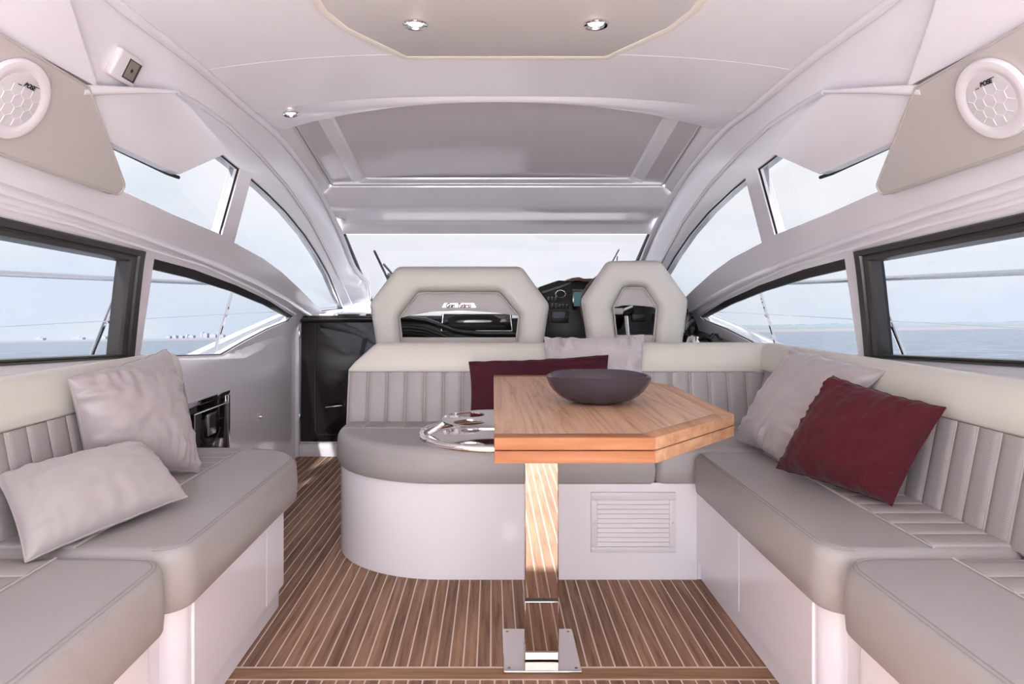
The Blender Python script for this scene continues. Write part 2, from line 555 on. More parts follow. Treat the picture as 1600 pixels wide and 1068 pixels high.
def sea_mat():
    m = bpy.data.materials.new('choppy_sea'); m.use_nodes = True
    t = m.node_tree; b = t.nodes['Principled BSDF']
    b.inputs['Base Color'].default_value = (0.30, 0.40, 0.48, 1); b.inputs['Roughness'].default_value = 0.35
    co = t.nodes.new('ShaderNodeTexCoord')
    n = t.nodes.new('ShaderNodeTexNoise'); n.inputs['Scale'].default_value = 0.42; n.inputs['Detail'].default_value = 9; n.inputs['Roughness'].default_value = 0.72
    t.links.new(co.outputs['Object'], n.inputs['Vector'])
    r = t.nodes.new('ShaderNodeValToRGB')
    r.color_ramp.elements[0].position = 0.35; r.color_ramp.elements[0].color = (0.10, 0.15, 0.21, 1)
    r.color_ramp.elements[1].position = 0.65; r.color_ramp.elements[1].color = (0.34, 0.40, 0.47, 1)
    t.links.new(n.outputs['Fac'], r.inputs['Fac']); t.links.new(r.outputs['Color'], b.inputs['Base Color'])
    bp = t.nodes.new('ShaderNodeBump'); bp.inputs['Strength'].default_value = 0.6; bp.inputs['Distance'].default_value = 0.4
    t.links.new(n.outputs['Fac'], bp.inputs['Height']); t.links.new(bp.outputs['Normal'], b.inputs['Normal'])
    return m
M['sea'] = sea_mat()

# ================================================================== THE SETTING
# ------------------------------------------------------------------ sea and far shore
def sea_z(x, y): return -1.0 + 0.0138 * x - 0.0536 * y
def flat_quad(m, pts, off=0.0):
    m.add([Vector((x, y, sea_z(x, y) + off)) for x, y in pts], [tuple(range(len(pts)))])
sea = MB()
R = 9000
flat_quad(sea, [(-R, -R), (R, -R), (R, R), (-R, R)])
tag(sea.build('sea', M['sea'], smooth=None), 'pale blue choppy sea around the boat', 'sea', kind='stuff')

def far(px, D):
    x = (px - VX) / F * D
    return x, D
# left shore: towers and low blocks
D = 2600
u = D / F
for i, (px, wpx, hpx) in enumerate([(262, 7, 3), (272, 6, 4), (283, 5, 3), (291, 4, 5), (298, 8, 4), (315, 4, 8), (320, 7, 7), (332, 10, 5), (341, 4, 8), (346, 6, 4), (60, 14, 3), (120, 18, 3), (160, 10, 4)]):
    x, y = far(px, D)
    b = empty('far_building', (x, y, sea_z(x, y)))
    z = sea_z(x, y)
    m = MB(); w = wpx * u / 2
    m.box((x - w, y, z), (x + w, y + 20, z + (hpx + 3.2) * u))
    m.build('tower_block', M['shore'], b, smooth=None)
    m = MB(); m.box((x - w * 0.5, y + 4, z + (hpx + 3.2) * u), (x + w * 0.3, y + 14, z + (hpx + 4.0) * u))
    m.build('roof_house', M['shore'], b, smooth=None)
    tall = hpx >= 7
    lab = {0: 'low pale block at the end of the far skyline by the pillow corner', 1: 'second low pale block of the far skyline', 2: 'small grey block between low roofs on the far shore',
           3: 'narrow pale block in mid skyline left of the towers', 4: 'wide low block just left of the twin towers on the shore',
           5: 'thin tall tower leftmost of the far twin towers', 6: 'tall broad tower beside the thin tower on the far shore',
           7: 'wide mid-height block right of the tall towers', 8: 'thin tall tower rightmost on the far skyline', 9: 'low block next to the window stanchion on the far shore',
           10: 'low hazy block on the shore behind the large port window', 11: 'longest low block behind the large port window', 12: 'hazy block beside the slanted stanchion in the large port window'}[i]
    tag(b, lab, 'building', 'far shore buildings')
def shore_strip(name, px0, px1, D, hfun, depth, mt, seg, label, cat, z0=0.0):
    m = MB(); rows_a = []; rows_b = []; rows_c = []; rows_d = []
    for i in range(seg + 1):
        x, y = far(px0 + (px1 - px0) * i / seg, D)
        h = hfun(i)
        z = sea_z(x, y) + z0
        rows_a.append(Vector((x, y, z - 2))); rows_b.append(Vector((x, y, z + h)))
        rows_c.append(Vector((x, y + depth, z + h * 0.8))); rows_d.append(Vector((x, y + depth, z - 2)))
    m.grid([rows_a, rows_b, rows_c, rows_d])
    return tag(m.build(name, mt, smooth=None), label, cat, kind='stuff')
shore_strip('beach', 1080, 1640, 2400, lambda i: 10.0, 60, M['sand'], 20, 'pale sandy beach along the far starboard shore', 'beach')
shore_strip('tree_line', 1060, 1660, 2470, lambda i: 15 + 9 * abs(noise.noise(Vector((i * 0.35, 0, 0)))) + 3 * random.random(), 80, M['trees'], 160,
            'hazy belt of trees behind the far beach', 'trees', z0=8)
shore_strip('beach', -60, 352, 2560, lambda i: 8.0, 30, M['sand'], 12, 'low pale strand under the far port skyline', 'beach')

# ------------------------------------------------------------------ cabin sides
CR_PX = [(174, 0), (240, 50), (304, 98), (375, 162), (430, 205), (470, 254), (500, 300), (520, 340), (533, 368), (552, 418), (575, 475)]
CR = [side_yz(*p) for p in CR_PX]
CR = [(-1.6, 1.852), (0.3, 1.853), (1.2, 1.854)] + CR
CR = [CR[0]] + [c for i, c in enumerate(CR[1:], 1) if c[0] > CR[i - 1][0]]
def crease_z(Y):
    for (y0, z0), (y1, z1) in zip(CR, CR[1:]):
        if y0 <= Y <= y1: return z0 + (z1 - z0) * (Y - y0) / (y1 - y0)
    return CR[-1][1] if Y > CR[-1][0] else CR[0][1]
def smooth_crease_z(Y):
    return sum(crease_z(Y + d) for d in (-0.12, -0.06, 0, 0.06, 0.12)) / 5
def crease_w(Y): return wall_w(Y, smooth_crease_z(Y))
def crease_pt(Y, side=-1): return Vector((XC + side * crease_w(Y), Y, smooth_crease_z(Y)))

def px_poly(pts, step=14, inset=0.0):
    return [side_yz(x, y, inset) for x, y in dens(pts, step)]

# lower sliding window: rectangle continued aft of the frame
def extra(p0, p1, Y):
    t = (Y - p0[0]) / (p1[0] - p0[0]); return (Y, p0[1] + (p1[1] - p0[1]) * t)
so_tf, so_bf = side_yz(224, 393), side_yz(206, 559)
so_t0, so_b0 = side_yz(0, 340), side_yz(0, 572)
Y_AFT = 0.75
slide_out = [so_tf, so_bf, extra(so_bf, so_b0, Y_AFT), extra(so_tf, so_t0, Y_AFT)]
si_tf, si_bf = side_yz(199, 408), side_yz(183, 553)
si_t0, si_b0 = side_yz(0, 371), side_yz(0, 561)
slide_in = [si_tf, si_bf, extra(si_bf, si_b0, Y_AFT + 0.07), extra(si_tf, si_t0, Y_AFT + 0.07)]
fix_px = [(241, 404), (304, 421), (371, 446), (422, 470), (459, 494), (452, 501), (420, 514), (384, 533), (348, 554), (280, 556), (219, 556)]
up_aft_px = [(130, 190), (348, 241), (376, 264), (347, 367), (270, 335), (192, 299)]
up_fwd_px = [(393, 277), (418, 299), (450, 331), (479, 367), (500, 400), (516, 429), (537, 482), (503, 486), (466, 449), (440, 425), (412, 404), (366, 379)]
holes = [dens(slide_out, 0.06), px_poly(fix_px), px_poly(up_aft_px), px_poly(up_fwd_px)]
top_line = [(Y, smooth_crease_z(Y)) for Y in [-1.6 + 0.06 * i for i in range(int((CR[-1][0] + 1.6) / 0.06) + 1)]]
YE = top_line[-1][0]
outer = dens([(-1.6, 0.62), (4.25, 0.62), (5.0, 0.84), (YE, 0.93)], 0.08, closed=False) + top_line[::-1]
WV, WT = cdt(outer, holes, 0.055)

def bead(px, inset, r, side, name, mt, ry=None, parent=None, n=8):
    pts = [W3(side_yz(x, y, inset), inset) for x, y in dens(px, 16, closed=False)]
    if side > 0: pts = [mirror_pt(p) for p in pts]
    m = MB(); m.tube(pts, r, n, ry=ry, up=(-side, 0, 0.3))
    return m.build(name, mt, parent)

walls = {}
for side, nm in ((-1, 'left'), (1, 'right')):
    m = shell(WV, WT, lambda v: W3(v), lambda v: W3(v, -0.055)).sided(side)
    w = m.build('wall_' + nm, M['gel'], smooth=30, kind='structure')
    walls[side] = w
    # moulded ridges of the beam between the window rows and along the roof arch
    bead([(-60, 268), (0, 290), (120, 329), (240, 372), (330, 408), (400, 440), (450, 468), (485, 492)], 0.0, 0.022, side, 'moulded_ridge', M['gel'], ry=0.007, parent=w)
    bead([(-60, 300), (0, 318), (120, 350), (235, 388), (320, 414), (400, 452), (462, 490)], 0.0, 0.012, side, 'moulded_ridge', M['gel'], ry=0.004, parent=w)
    pts = [crease_pt(Y) + Vector((0.006, 0, -0.004)) for Y in [0.2 + 0.1 * i for i in range(int((YE - 0.25) / 0.1))]]
    if side > 0: pts = [mirror_pt(p) for p in pts]
    m = MB(); m.tube(pts, 0.016, 10, up=(-side, 0, 0.3)); m.build('arch_bead', M['gel'], w)
    bead([(277, 143), (312, 163), (356, 194), (404, 240), (448, 290), (486, 345), (512, 395), (534, 440), (550, 476)], 0.0, 0.014, side, 'arch_bead', M['gel'], ry=0.006, parent=w)

# windows -----------------------------------------------------------
def window(idx, poly_yz, side, frame_in=None, seal_r=0.006, seal_edges=None):
    e = empty('window_%d' % idx, mirror_pt(W3(poly_yz[0])) if side > 0 else W3(poly_yz[0]), kind='structure')
    step = 0.09
    gp = frame_in or poly_yz
    GV, GT = cdt(dens(gp, 0.07) if frame_in else gp, [], step)
    # single-skinned pane (thin glass)
    m = MB(); m.add([W3(v, -0.030) for v in GV], GT)
    m.sided(side).build('pane', M['glass'], e, smooth=60)
    if frame_in:
        # dark aluminium frame, four mitred members
        for k in range(4):
            k2 = (k + 1) % 4
            q = [poly_yz[k], poly_yz[k2], frame_in[k2], frame_in[k]]
            rows = []
            nseg = 10
            for i in range(nseg + 1):
                t = i / nseg
                a = (q[0][0] + (q[1][0] - q[0][0]) * t, q[0][1] + (q[1][1] - q[0][1]) * t)
                b = (q[3][0] + (q[2][0] - q[3][0]) * t, q[3][1] + (q[2][1] - q[3][1]) * t)
                md = lambda f: (a[0] + (b[0] - a[0]) * f, a[1] + (b[1] - a[1]) * f)
                rows.append([W3(a, -0.04), W3(a, 0.010), W3(md(0.10), 0.016), W3(md(0.46), 0.016), W3(md(0.5), 0.006), W3(md(0.6), 0.006), W3(md(0.64), 0.012), W3(md(0.92), 0.012), W3(b, 0.004), W3(b, -0.04)])
            mm = MB(); mm.grid(rows, close_u=True, caps=True)
            mm.sided(side).build('frame_rail', M['frame'], e, smooth=25)
    else:
        pts = [W3(v, -0.012) for v in poly_yz]
        mm = MB(); mm.tube(pts, seal_r, 6, closed=True, up=(1, 0, 0.2))
        mm.sided(side).build('rubber_seal', M['seal'], e)
    return e
n = 1
for side in (-1, 1):
    window(n, slide_out, side, slide_in); n += 1
    e = window(n, px_poly(fix_px), side, seal_r=0.005); n += 1
    # black band along the top of the fixed pane
    top = [(241, 404), (304, 421), (371, 446), (422, 470), (459, 494)]
    bot = [(239, 419), (302, 434), (368, 455), (418, 476), (455, 496)]
    rows = [[W3(side_yz(*a), -0.005) for a in dens(top, 20, False)], []]
    ta = dens(top, 20, False)
    tb = [tuple(Vector(p)) for p in ta]
    def lerp_line(L, t):
        k = t * (len(L) - 1); i = min(int(k), len(L) - 2); return Vector(L[i]).lerp(Vector(L[i + 1]), k - i)
    N = 24
    r0 = [W3(side_yz(*lerp_line(top, i / N)), -0.004) for i in range(N + 1)]
    r1 = [W3(side_yz(*lerp_line(bot, i / N)), -0.018) for i in range(N + 1)]
    r2 = [W3(side_yz(*lerp_line(bot, i / N)), -0.028) for i in range(N + 1)]
    m = MB(); m.grid([r0, r1, r2]); m.sided(side).build('header_band', M['frame'], e)
    window(n, px_poly(up_aft_px), side, seal_r=0.005); n += 1
    window(n, px_poly(up_fwd_px), side, seal_r=0.005); n += 1

# cover plate notched into the upper aft window, with its ledge ---------
def plate(px, inset, thick, side, name, mt, parent, step=0.05, extra_yz=None, bev=0.004):
    poly = [side_yz(x, y, inset) for x, y in px] if extra_yz is None else extra_yz
    poly = dens(poly, step)
    V2, T = cdt(poly, [], step)
    m = shell(V2, T, lambda v: W3(v, inset), lambda v: W3(v, inset - thick)).sided(side)
    return m.build(name, mt, parent, smooth=30)
for side in (-1, 1):
    w = walls[side]
    plate([(120, 140), (268, 143), (300, 170), (345, 222), (350, 241), (281, 272), (262, 264), (160, 216)], 0.030, 0.034, side, 'window_cover', M['gel'], w)
    pts = [W3(side_yz(x, y, -0.022), -0.022) for x, y in dens([(160, 222), (262, 271), (279, 277)], 16, False)]
    if side > 0: pts = [mirror_pt(p) for p in pts]
    m = MB(); m.tube(pts, 0.007, 6, up=(-side, 0, 0.4)); m.build('cover_seal', M['seal'], w)
    pts = [W3(side_yz(x, y, 0.03), 0.03) for x, y in dens([(125, 141), (200, 141), (276, 143)], 16, False)]
    if side > 0: pts = [mirror_pt(p) for p in pts]
    m = MB(); m.tube(pts, [0.016 - 0.010 * i / (len(pts) - 1) for i in range(len(pts))], 10, up=(-side, 0, 0.4)); m.build('cover_ledge', M['gel'], w)

# rear fairing above the speaker panels ---------------------------------
for side in (-1, 1):
    a = side_yz(92, 0); b = side_yz(136, 136)
    t = (smooth_crease_z(1.4) - b[1]) / (a[1] - b[1])
    topf = (b[0] + (a[0] - b[0]) * t, smooth_crease_z(1.4) - 0.004)
    plate(None, 0.028, 0.03, side, 'aft_fairing', M['gel'], walls[side], extra_yz=[(-1.5, b[1]), b, topf, (-1.5, topf[1])])

# grey upholstered side panels with loudspeakers -----------------------
SP_C = side_yz(16, 154, 0.04)
SPS = 0.84
for side in (-1, 1):
    a = side_yz(136, 137, 0.04); b = side_yz(201, 311, 0.04); c = side_yz(0, 240, 0.04); d = side_yz(0, 55, 0.04)
    ra = extra(a, d, 0.35); rc = extra(b, c, 0.35)
    poly = round_poly([(rc[0], rc[1], 0), (b[0], b[1], 0.02), (a[0], a[1], 0.006), (ra[0], ra[1], 0)])
    pe = empty('speaker_panel', (mirror_pt(W3(b, 0.04)) if side > 0 else W3(b, 0.04)),
               'grey vinyl side panel with slanted front edge on the %s cabin side' % ('left' if side < 0 else 'right'), 'wall panel', 'grey speaker panels')
    plate(None, 0.045, 0.024, side, 'panel_board', M['greypanel'], pe, extra_yz=poly)
    # edge piping
    pts = [W3(v, 0.045) for v in dens(poly, 0.05)]
    m = MB(); m.tube(pts, 0.0035, 6, closed=True, up=(1, 0, 0.3)); m.sided(side).build('edge_piping', M['piping'], pe)
    # loudspeaker: frame on the panel plane
    o = W3(SP_C, 0.047); ez = (W3((SP_C[0], SP_C[1] + 0.05), 0.047) - o).normalized(); ey = (W3((SP_C[0] + 0.05, SP_C[1]), 0.047) - o).normalized()
    nrm = ez.cross(ey).normalized()
    if nrm.x < 0: nrm = -nrm
    if side > 0:
        o = mirror_pt(o); ez = Vector((-ez.x, ez.y, ez.z)); ey = Vector((-ey.x, ey.y, ey.z)); nrm = Vector((-nrm.x, nrm.y, nrm.z))
    ex = ez.cross(nrm)            # right as the cabin sees it
    MM = Matrix((ex, ez, nrm)).transposed()
    se = empty('loudspeaker', o, 'round white ceiling-height loudspeaker on the %s grey panel' % ('left' if side < 0 else 'right'), 'speaker', 'round cabin loudspeakers')
    m = MB(); m.lathe([(r * SPS, z) for r, z in [(0.0, 0.0), (0.116, 0.0), (0.116, 0.006), (0.112, 0.011), (0.100, 0.013), (0.086, 0.010), (0.080, 0.0075), (0.0, 0.0075)]], o, 48, M=MM)
    m.build('speaker_rim', M['cowhite'], se)
    m = MB(); m.lathe([(r * SPS, z) for r, z in [(0.079, 0.006), (0.079, 0.0085), (0.05, 0.0105), (0.0, 0.0115)]], o, 40, M=MM)
    gr = m.build('grille', M['grille'], se)
    # honeycomb ribs
    m = MB(); hs = 0.0205 * SPS
    seen = set()
    for q in range(-5, 6):
        for r_ in range(-5, 6):
            cx = hs * math.sqrt(3) * (q + r_ / 2); cy = hs * 1.5 * r_
            for k in range(6):
                a0 = math.radians(60 * k + 30); a1 = math.radians(60 * k + 90)
                p0 = (cx + hs * math.cos(a0), cy + hs * math.sin(a0)); p1 = (cx + hs * math.cos(a1), cy + hs * math.sin(a1))
                key = (round(p0[0] + p1[0], 4), round(p0[1] + p1[1], 4))
                if key in seen or max(math.hypot(*p0), math.hypot(*p1)) > 0.077 * SPS: continue
                if min(p0[1], p1[1]) > 0.030 * SPS and abs(p0[0]) < 0.06: continue
                seen.add(key)
                zz = lambda p: 0.0112 - 0.0005 * (math.hypot(*p) / 0.02)
                m.tube([o + MM @ Vector((p0[0], p0[1], zz(p0))), o + MM @ Vector((p1[0], p1[1], zz(p1)))], 0.0012, 4, up=nrm)
    m.build('honeycomb_ribs', M['cowhite'], gr)
    # maker's name
    cu = bpy.data.curves.new('name', 'FONT'); cu.body = 'BOSE'; cu.size = 0.0175 * SPS; cu.shear = 0.4; cu.extrude = 0.0004; cu.align_x = 'CENTER'; cu.offset = 0.0006
    to = bpy.data.objects.new('name', cu); COL.objects.link(to)
    bpy.context.view_layer.update()
    me = bpy.data.meshes.new_from_object(to.evaluated_get(bpy.context.evaluated_depsgraph_get()))
    bpy.data.objects.remove(to)
    me.materials.clear(); me.materials.append(M['print'])
    t4 = Matrix.Translation(o + MM @ Vector((0.012, 0.044 * SPS, 0.0122))) @ MM.to_4x4()
    lo = inst('maker_name', me, gr, mat4=t4)
    for (x0, x1, yy) in ((-0.020, -0.010, 0.0365), (0.032, 0.040, 0.0465)):
        m = MB(); m.tube([o + MM @ Vector((x0 + 0.0, yy, 0.0122)), o + MM @ Vector((x1, yy, 0.0122))], 0.0009, 4, up=nrm)
        m.build('name_serif', M['print'], gr)

# small display unit on the left coving --------------------------------
def px_surf(x, y, inset): return W3(side_yz(x, y, inset), inset)
o = px_surf(191, 103, 0.0)
yz = side_yz(191, 103)
ey = (W3((yz[0] + 0.05, yz[1])) - o).normalized(); ez = (W3((yz[0], yz[1] + 0.05)) - o).normalized()
nrm = ez.cross(ey).normalized(); nrm = nrm if nrm.x > 0 else -nrm
ex = ez.cross(nrm)
MM = Matrix((ex, ez, nrm)).transposed()
T4 = Matrix.Translation(o) @ MM.to_4x4()
de = empty('display_unit', o, 'small white display unit with grey screen high on the left side', 'control panel')
m = MB(); m.box((-0.058, -0.042, -0.004), (0.058, 0.042, 0.020), 0.008, 3, M=T4); m.build('housing', M['cowhite'], de)
m = MB(); m.box((-0.012, -0.029, 0.0195), (0.046, 0.029, 0.0212), 0.0, M=T4); bz = m.build('screen_bezel', M['dashgrey'], de, smooth=None)
m = MB(); m.box((-0.009, -0.025, 0.0208), (0.036, 0.026, 0.0220), 0.0, M=T4); m.build('screen', M['lcd'], bz, smooth=None)
m = MB(); m.lathe([(0.0, 0.0226), (0.0055, 0.0224), (0.006, 0.0215)], o + MM @ Vector((0.014, 0.0, 0)), 14, M=MM); m.build('sensor_dot', M['dashgrey'], bz)

# ------------------------------------------------------------------ lower side liners and sill ledges
def liner(side):
    X = -1.33
    top_px = [(263, 563), (320, 561), (383, 558), (410, 545), (432, 526), (455, 506)]
    top = []
    for (x, y) in dens(top_px, 12, False):
        Y = X * F / (x - VX); top.append((Y, H - (y - VY) * Y / F))
    top = [(-1.6, 0.835), (0.4, 0.835), (1.6, 0.83)] + top + [(4.36, 0.915)]
    win = [side_yz(x, y) for x, y in dens([(219, 557), (280, 557), (348, 555), (384, 534), (420, 515), (452, 502)], 12, False)]
    def zwin(Y):
        L = [(-1.6, 0.90), (1.7, 0.865)] + win + [(4.6, 0.97)]
        for (y0, z0), (y1, z1) in zip(L, L[1:]):
            if y0 <= Y <= y1: return z0 + (z1 - z0) * (Y - y0) / max(1e-6, y1 - y0)
        return L[-1][1]
    rows = []
    for (Y, z) in top:
        zi = min(z, 0.9)
        zo = max(zwin(Y) + 0.002, zi + 0.004)
        rows.append([Vector((X, Y, -0.02)), Vector((X, Y, 0.3)), Vector((X, Y, 0.55)), Vector((X, Y, zi - 0.006)), Vector((X - 0.004, Y, zi)), W3((Y, zo), -0.02), W3((Y, zo), -0.06), Vector((X - 0.06, Y, 0.3)), Vector((X - 0.06, Y, -0.02))])
    m = MB(); m.grid(rows, close_u=True, caps=True)
    return m.sided(side)
for side, nm in ((-1, 'left'), (1, 'right')):
    liner(side).build('trim_1' if side < 0 else 'trim_2', M['gel'], smooth=35, kind='structure')

# ------------------------------------------------------------------ ceiling
ZC = 1.90
def ceil_z(u, Y):
    e = smooth_crease_z(Y)
    return e + (ZC - e) * (1 - abs(u) ** 3.0)
us = [-1 + 2 * i / 36 for i in range(37)]
YL = 2.66
def sec(Y, dz=0.0, z_of=None):
    return [Vector((XC + u * crease_w(Y), Y, (z_of(u, Y) if z_of else ceil_z(u, Y)) + dz)) for u in us]
ys = [-1.6 + (YL + 1.6) * i / 36 for i in range(37)]
m = MB(); lowr = [sec(Y) for Y in ys]; upr = [sec(Y, 0.05) for Y in ys]
ring = [a + b[::-1] for a, b in zip(lowr, upr)]
m.grid(ring, close_u=True, caps=True)
ceiling = m.build('ceiling', M['headliner'], smooth=30, kind='structure')
# seam across the headliner
m = MB(); m.tube([Vector((XC + u * crease_w(2.2), 2.2, ceil_z(u, 2.2) - 0.0001)) for u in us], 0.0009, 6, up=(0, 0, 1)); m.build('headliner_seam', M['gel'], ceiling)
# glossy lip that turns down to the sunroof opening
def arc_y(u): return 2.685 + 0.275 * abs(u) ** 2.2
lip = []
for k in range(7):
    t = k / 6
    row = []
    for u in us:
        Y = YL + (arc_y(u) - YL) * t
        z0 = ceil_z(u, YL); z1 = (1.884 - 0.052 * abs(u) ** 2)
        z = z0 + (z1 - z0) * t - 0.010 * math.sin(math.pi * t) * abs(u) ** 0.5 * (1 - abs(u) ** 6)
        wv = crease_w(Y)
        if abs(u) > 0.999: z = smooth_crease_z(Y)
        row.append(Vector((XC + u * wv, Y, z)))
    lip.append(row)
last = lip[-1]
up1 = [p + Vector((0, 0.004, 0.016)) for p in last]
up2 = [p + Vector((0, 0.0, 0.13)) for p in last]
m = MB(); m.grid(lip + [up1, up2])
m.build('roof_lip', M['gel'], ceiling, smooth=35)

# roof side rails and windscreen header
RW = 0.95
def recess_z(Y): return 1.843 - 0.229 * (Y - 2.97)
YF = 3.63
for side in (-1, 1):
    rows = []
    for i in range(20):
        Y = 2.86 + (YF - 2.86) * i / 19
        c = crease_pt(Y); r_ = Vector((XC - RW, Y, recess_z(Y)))
        mid = c.lerp(r_, 0.5) + Vector((0.0, 0, -0.012))
        rows.append([c + Vector((-0.02, 0, 0.04)), c, c.lerp(mid, 0.6) + Vector((0, 0, -0.004)), mid, r_ + Vector((-0.012, 0, -0.004)), r_, r_ + Vector((0.004, 0, 0.014)), r_ + Vector((0.02, 0, 0.018)), r_ + Vector((0.024, 0, 0.12))])
    m = MB(); m.grid(rows); m.sided(side).build('roof_rail', M['header'], ceiling, smooth=30)
prof = [(YF - 0.004, 1.80), (YF - 0.002, 1.712), (YF, 1.694), (3.65, 1.684), (3.77, 1.617), (3.80, 1.602), (3.86, 1.590), (3.96, 1.574), (4.06, 1.560), (4.125, 1.549), (4.145, 1.540), (4.20, 1.488), (4.215, 1.50), (4.20, 1.56)]
rows = []
for j, (Y, z) in enumerate(prof):
    w_ = RW if j < 3 else crease_w(Y) + 0.035
    if j == 0 or j == 1: w_ = RW - 0.02
    rows.append([Vector((XC + u * w_, Y + (0.02 * (1 - u * u) if 3 < j < 9 else 0), z)) for u in us])
m = MB(); m.grid(rows)
m.build('windscreen_header', M['header'], ceiling, smooth=28)

# sliding sunroof panel with its moulded frame
def pan_z(Y): return recess_z(Y) + 0.028
se = empty('sunroof_panel', (XC, 3.2, pan_z(3.2)), 'glossy grey sliding sunroof panel recessed above the cabin', 'sunroof')
m = MB()
rows = []
for i in range(14):
    Y = 2.5 + (YF - 2.5) * i / 13
    rows.append([Vector((XC + u * (RW + 0.015), Y, pan_z(Y) + 0.020 * (1 - u * u))) for u in us])
rows2 = [[p + Vector((0, 0, 0.03)) for p in r] for r in rows]
m.grid([a + b[::-1] for a, b in zip(rows, rows2)], close_u=True, caps=True)
m.build('panel', M['sunroof'], se, smooth=30)
def panp(x, y, d=0.0):
    # pixel on the panel's underside
    lo, hi = 1.5, 6
    for _ in range(50):
        mm = (lo + hi) / 2
        X = (x - VX) * mm / F; u_ = (X - XC) / (RW + 0.015)
        if H - (y - VY) * mm / F > pan_z(mm) + 0.020 * (1 - u_ * u_): hi = mm
        else: lo = mm
    p = P(x, y, lo); p.z -= d; return p
for nm_, q in (('side_bar', [(486, 168), (515, 168), (570, 279), (553, 286)]), ('side_bar', [(1072, 168), (1044, 168), (983, 279), (1003, 286)])):
    base = [panp(*p) for p in q]
    topv = [p.lerp(sum(base, Vector()) / 4, 0.18) + Vector((0, 0, -0.016)) for p in base]
    m = MB(); m.add(base + topv, [(4, 5, 6, 7), (0, 1, 5, 4), (1, 2, 6, 5), (2, 3, 7, 6), (3, 0, 4, 7)])
    m.build(nm_, M['header'], se, smooth=None)
base = [panp(*p) for p in [(553, 287), (570, 277), (983, 277), (1003, 287)]]
q = [base[0], base[1], base[2], base[3]]
m = MB(); topv = [p.lerp(sum(q, Vector()) / 4, 0.03) + Vector((0, 0, -0.010)) for p in q]
m.add(q + topv, [(4, 5, 6, 7), (0, 1, 5, 4), (1, 2, 6, 5), (2, 3, 7, 6), (3, 0, 4, 7)]); m.build('front_bar', M['header'], se, smooth=None)
# rubber line around the opening
pts = [Vector((XC - RW + 0.012, 2.9 + (YF - 2.9) * i / 8, recess_z(2.9 + (YF - 2.9) * i / 8) + 0.014)) for i in range(9)]
pts2 = [mirror_pt(p) for p in pts[::-1]]
m = MB(); m.tube([p for p in pts] + [Vector((XC, YF - 0.012, recess_z(YF) + 0.014))] + pts2, 0.0035, 6); m.build('opening_gasket', M['stitch'], se)

# grey ceiling hatch with two downlights --------------------------------
he = empty('ceiling_panel', (XC, 1.6, ZC), 'grey octagonal ceiling panel with cream gasket', 'ceiling panel')
def on_ceil(px, py, z=ZC): 
    Y = (z - H) * F / (VY - py); return ((px - VX) * Y / F, Y)
h0 = on_ceil(545, 36); h1 = on_ceil(640, 81); h2 = on_ceil(950, 81); h3 = on_ceil(1043, 36)
hw1 = (h2[0] - h1[0]) / 2; hw0 = (h3[0] - h0[0]) / 2
xc = XC + 0.02
hx = [(xc - hw0 - 0.05, 0.75), (xc + hw0 + 0.05, 0.75), (xc + hw0 + 0.035, h0[1] - 0.12), (xc + hw0, h0[1]), (xc + hw1, h1[1]), (xc - hw1, h1[1]), (xc - hw0, h0[1]), (xc - hw0 - 0.035, h0[1] - 0.12)]
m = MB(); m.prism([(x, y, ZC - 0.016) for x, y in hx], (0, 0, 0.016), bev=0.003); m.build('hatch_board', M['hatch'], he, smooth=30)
gx = offset_poly(hx, -0.013)
m = MB(); m.tube([Vector((x, y, ZC - 0.008)) for x, y in dens(gx, 0.06)], 0.018, 8, closed=True, ry=0.012); m.build('gasket', M['gasket'], he)

def downlight(p, nrm, label, r=0.038):
    p = Vector(p); nrm = Vector(nrm).normalized()
    q = nrm.to_track_quat('Z', 'Y').to_matrix()
    e = empty('downlight', p, label, 'ceiling light', 'recessed downlights')
    m = MB(); m.lathe([(r, 0.0), (r, 0.004), (r * 0.92, 0.007), (r * 0.72, 0.006), (r * 0.66, 0.001), (r * 0.60, -0.002)], p, 32, M=q); m.build('bezel', M['chrome'], e)
    m = MB(); m.lathe([(r * 0.64, -0.001), (r * 0.5, 0.0005), (r * 0.30, 0.0028), (0.0, 0.0035)], p, 28, M=q); ln = m.build('lens', M['lens'], e)
    return e
for x_, lab in ((649, 'left chrome downlight in the grey ceiling panel'), (931, 'right chrome downlight in the grey ceiling panel')):
    x, y = on_ceil(x_, 37, ZC - 0.016)
    downlight((x, y, ZC - 0.0165), (0, 0, -1), lab)
# single small downlight in the left corner of the roof lip
best = None
for k in range(6):
    for i in range(36):
        c = (lip[k][i] + lip[k + 1][i + 1]) / 2
        px = VX + c.x * F / c.y; py = VY - (c.z - H) * F / c.y
        d = math.hypot(px - 456, py - 170)
        if best is None or d < best[0]:
            nn = (lip[k + 1][i] - lip[k][i]).cross(lip[k][i + 1] - lip[k][i]).normalized()
            best = (d, c, nn if nn.z < 0 else -nn)
downlight(best[1] + best[2] * 0.002, best[2], 'small lone downlight in the white roof corner at left', 0.034)

# ------------------------------------------------------------------ windscreen
WT_L, WT_R = W3(side_yz(533, 368)), mirror_pt(W3(side_yz(533, 368)))
tl = Vector((XC - 1.00, 4.205, 1.487)); bl = W3(side_yz(575, 475)) + Vector((0.05, 0, 0))
tr_, br = mirror_pt(tl), mirror_pt(bl)
we = empty('window_9', (XC, 5.5, 1.0), kind='structure')
rows = []
for k in range(9):
    t = k / 8
    rows.append([(tl.lerp(bl, t)).lerp(tr_.lerp(br, t), (u + 1) / 2) + Vector((0, 0.10 * (1 - u * u) * t, 0)) for u in us])
m = MB(); m.grid(rows); m.build('pane', M['screenglass'], we, smooth=60)
for s in (0, -1):
    m = MB(); m.tube([r[s] for r in rows], 0.012, 6); m.build('rubber_seal', M['seal'], we)
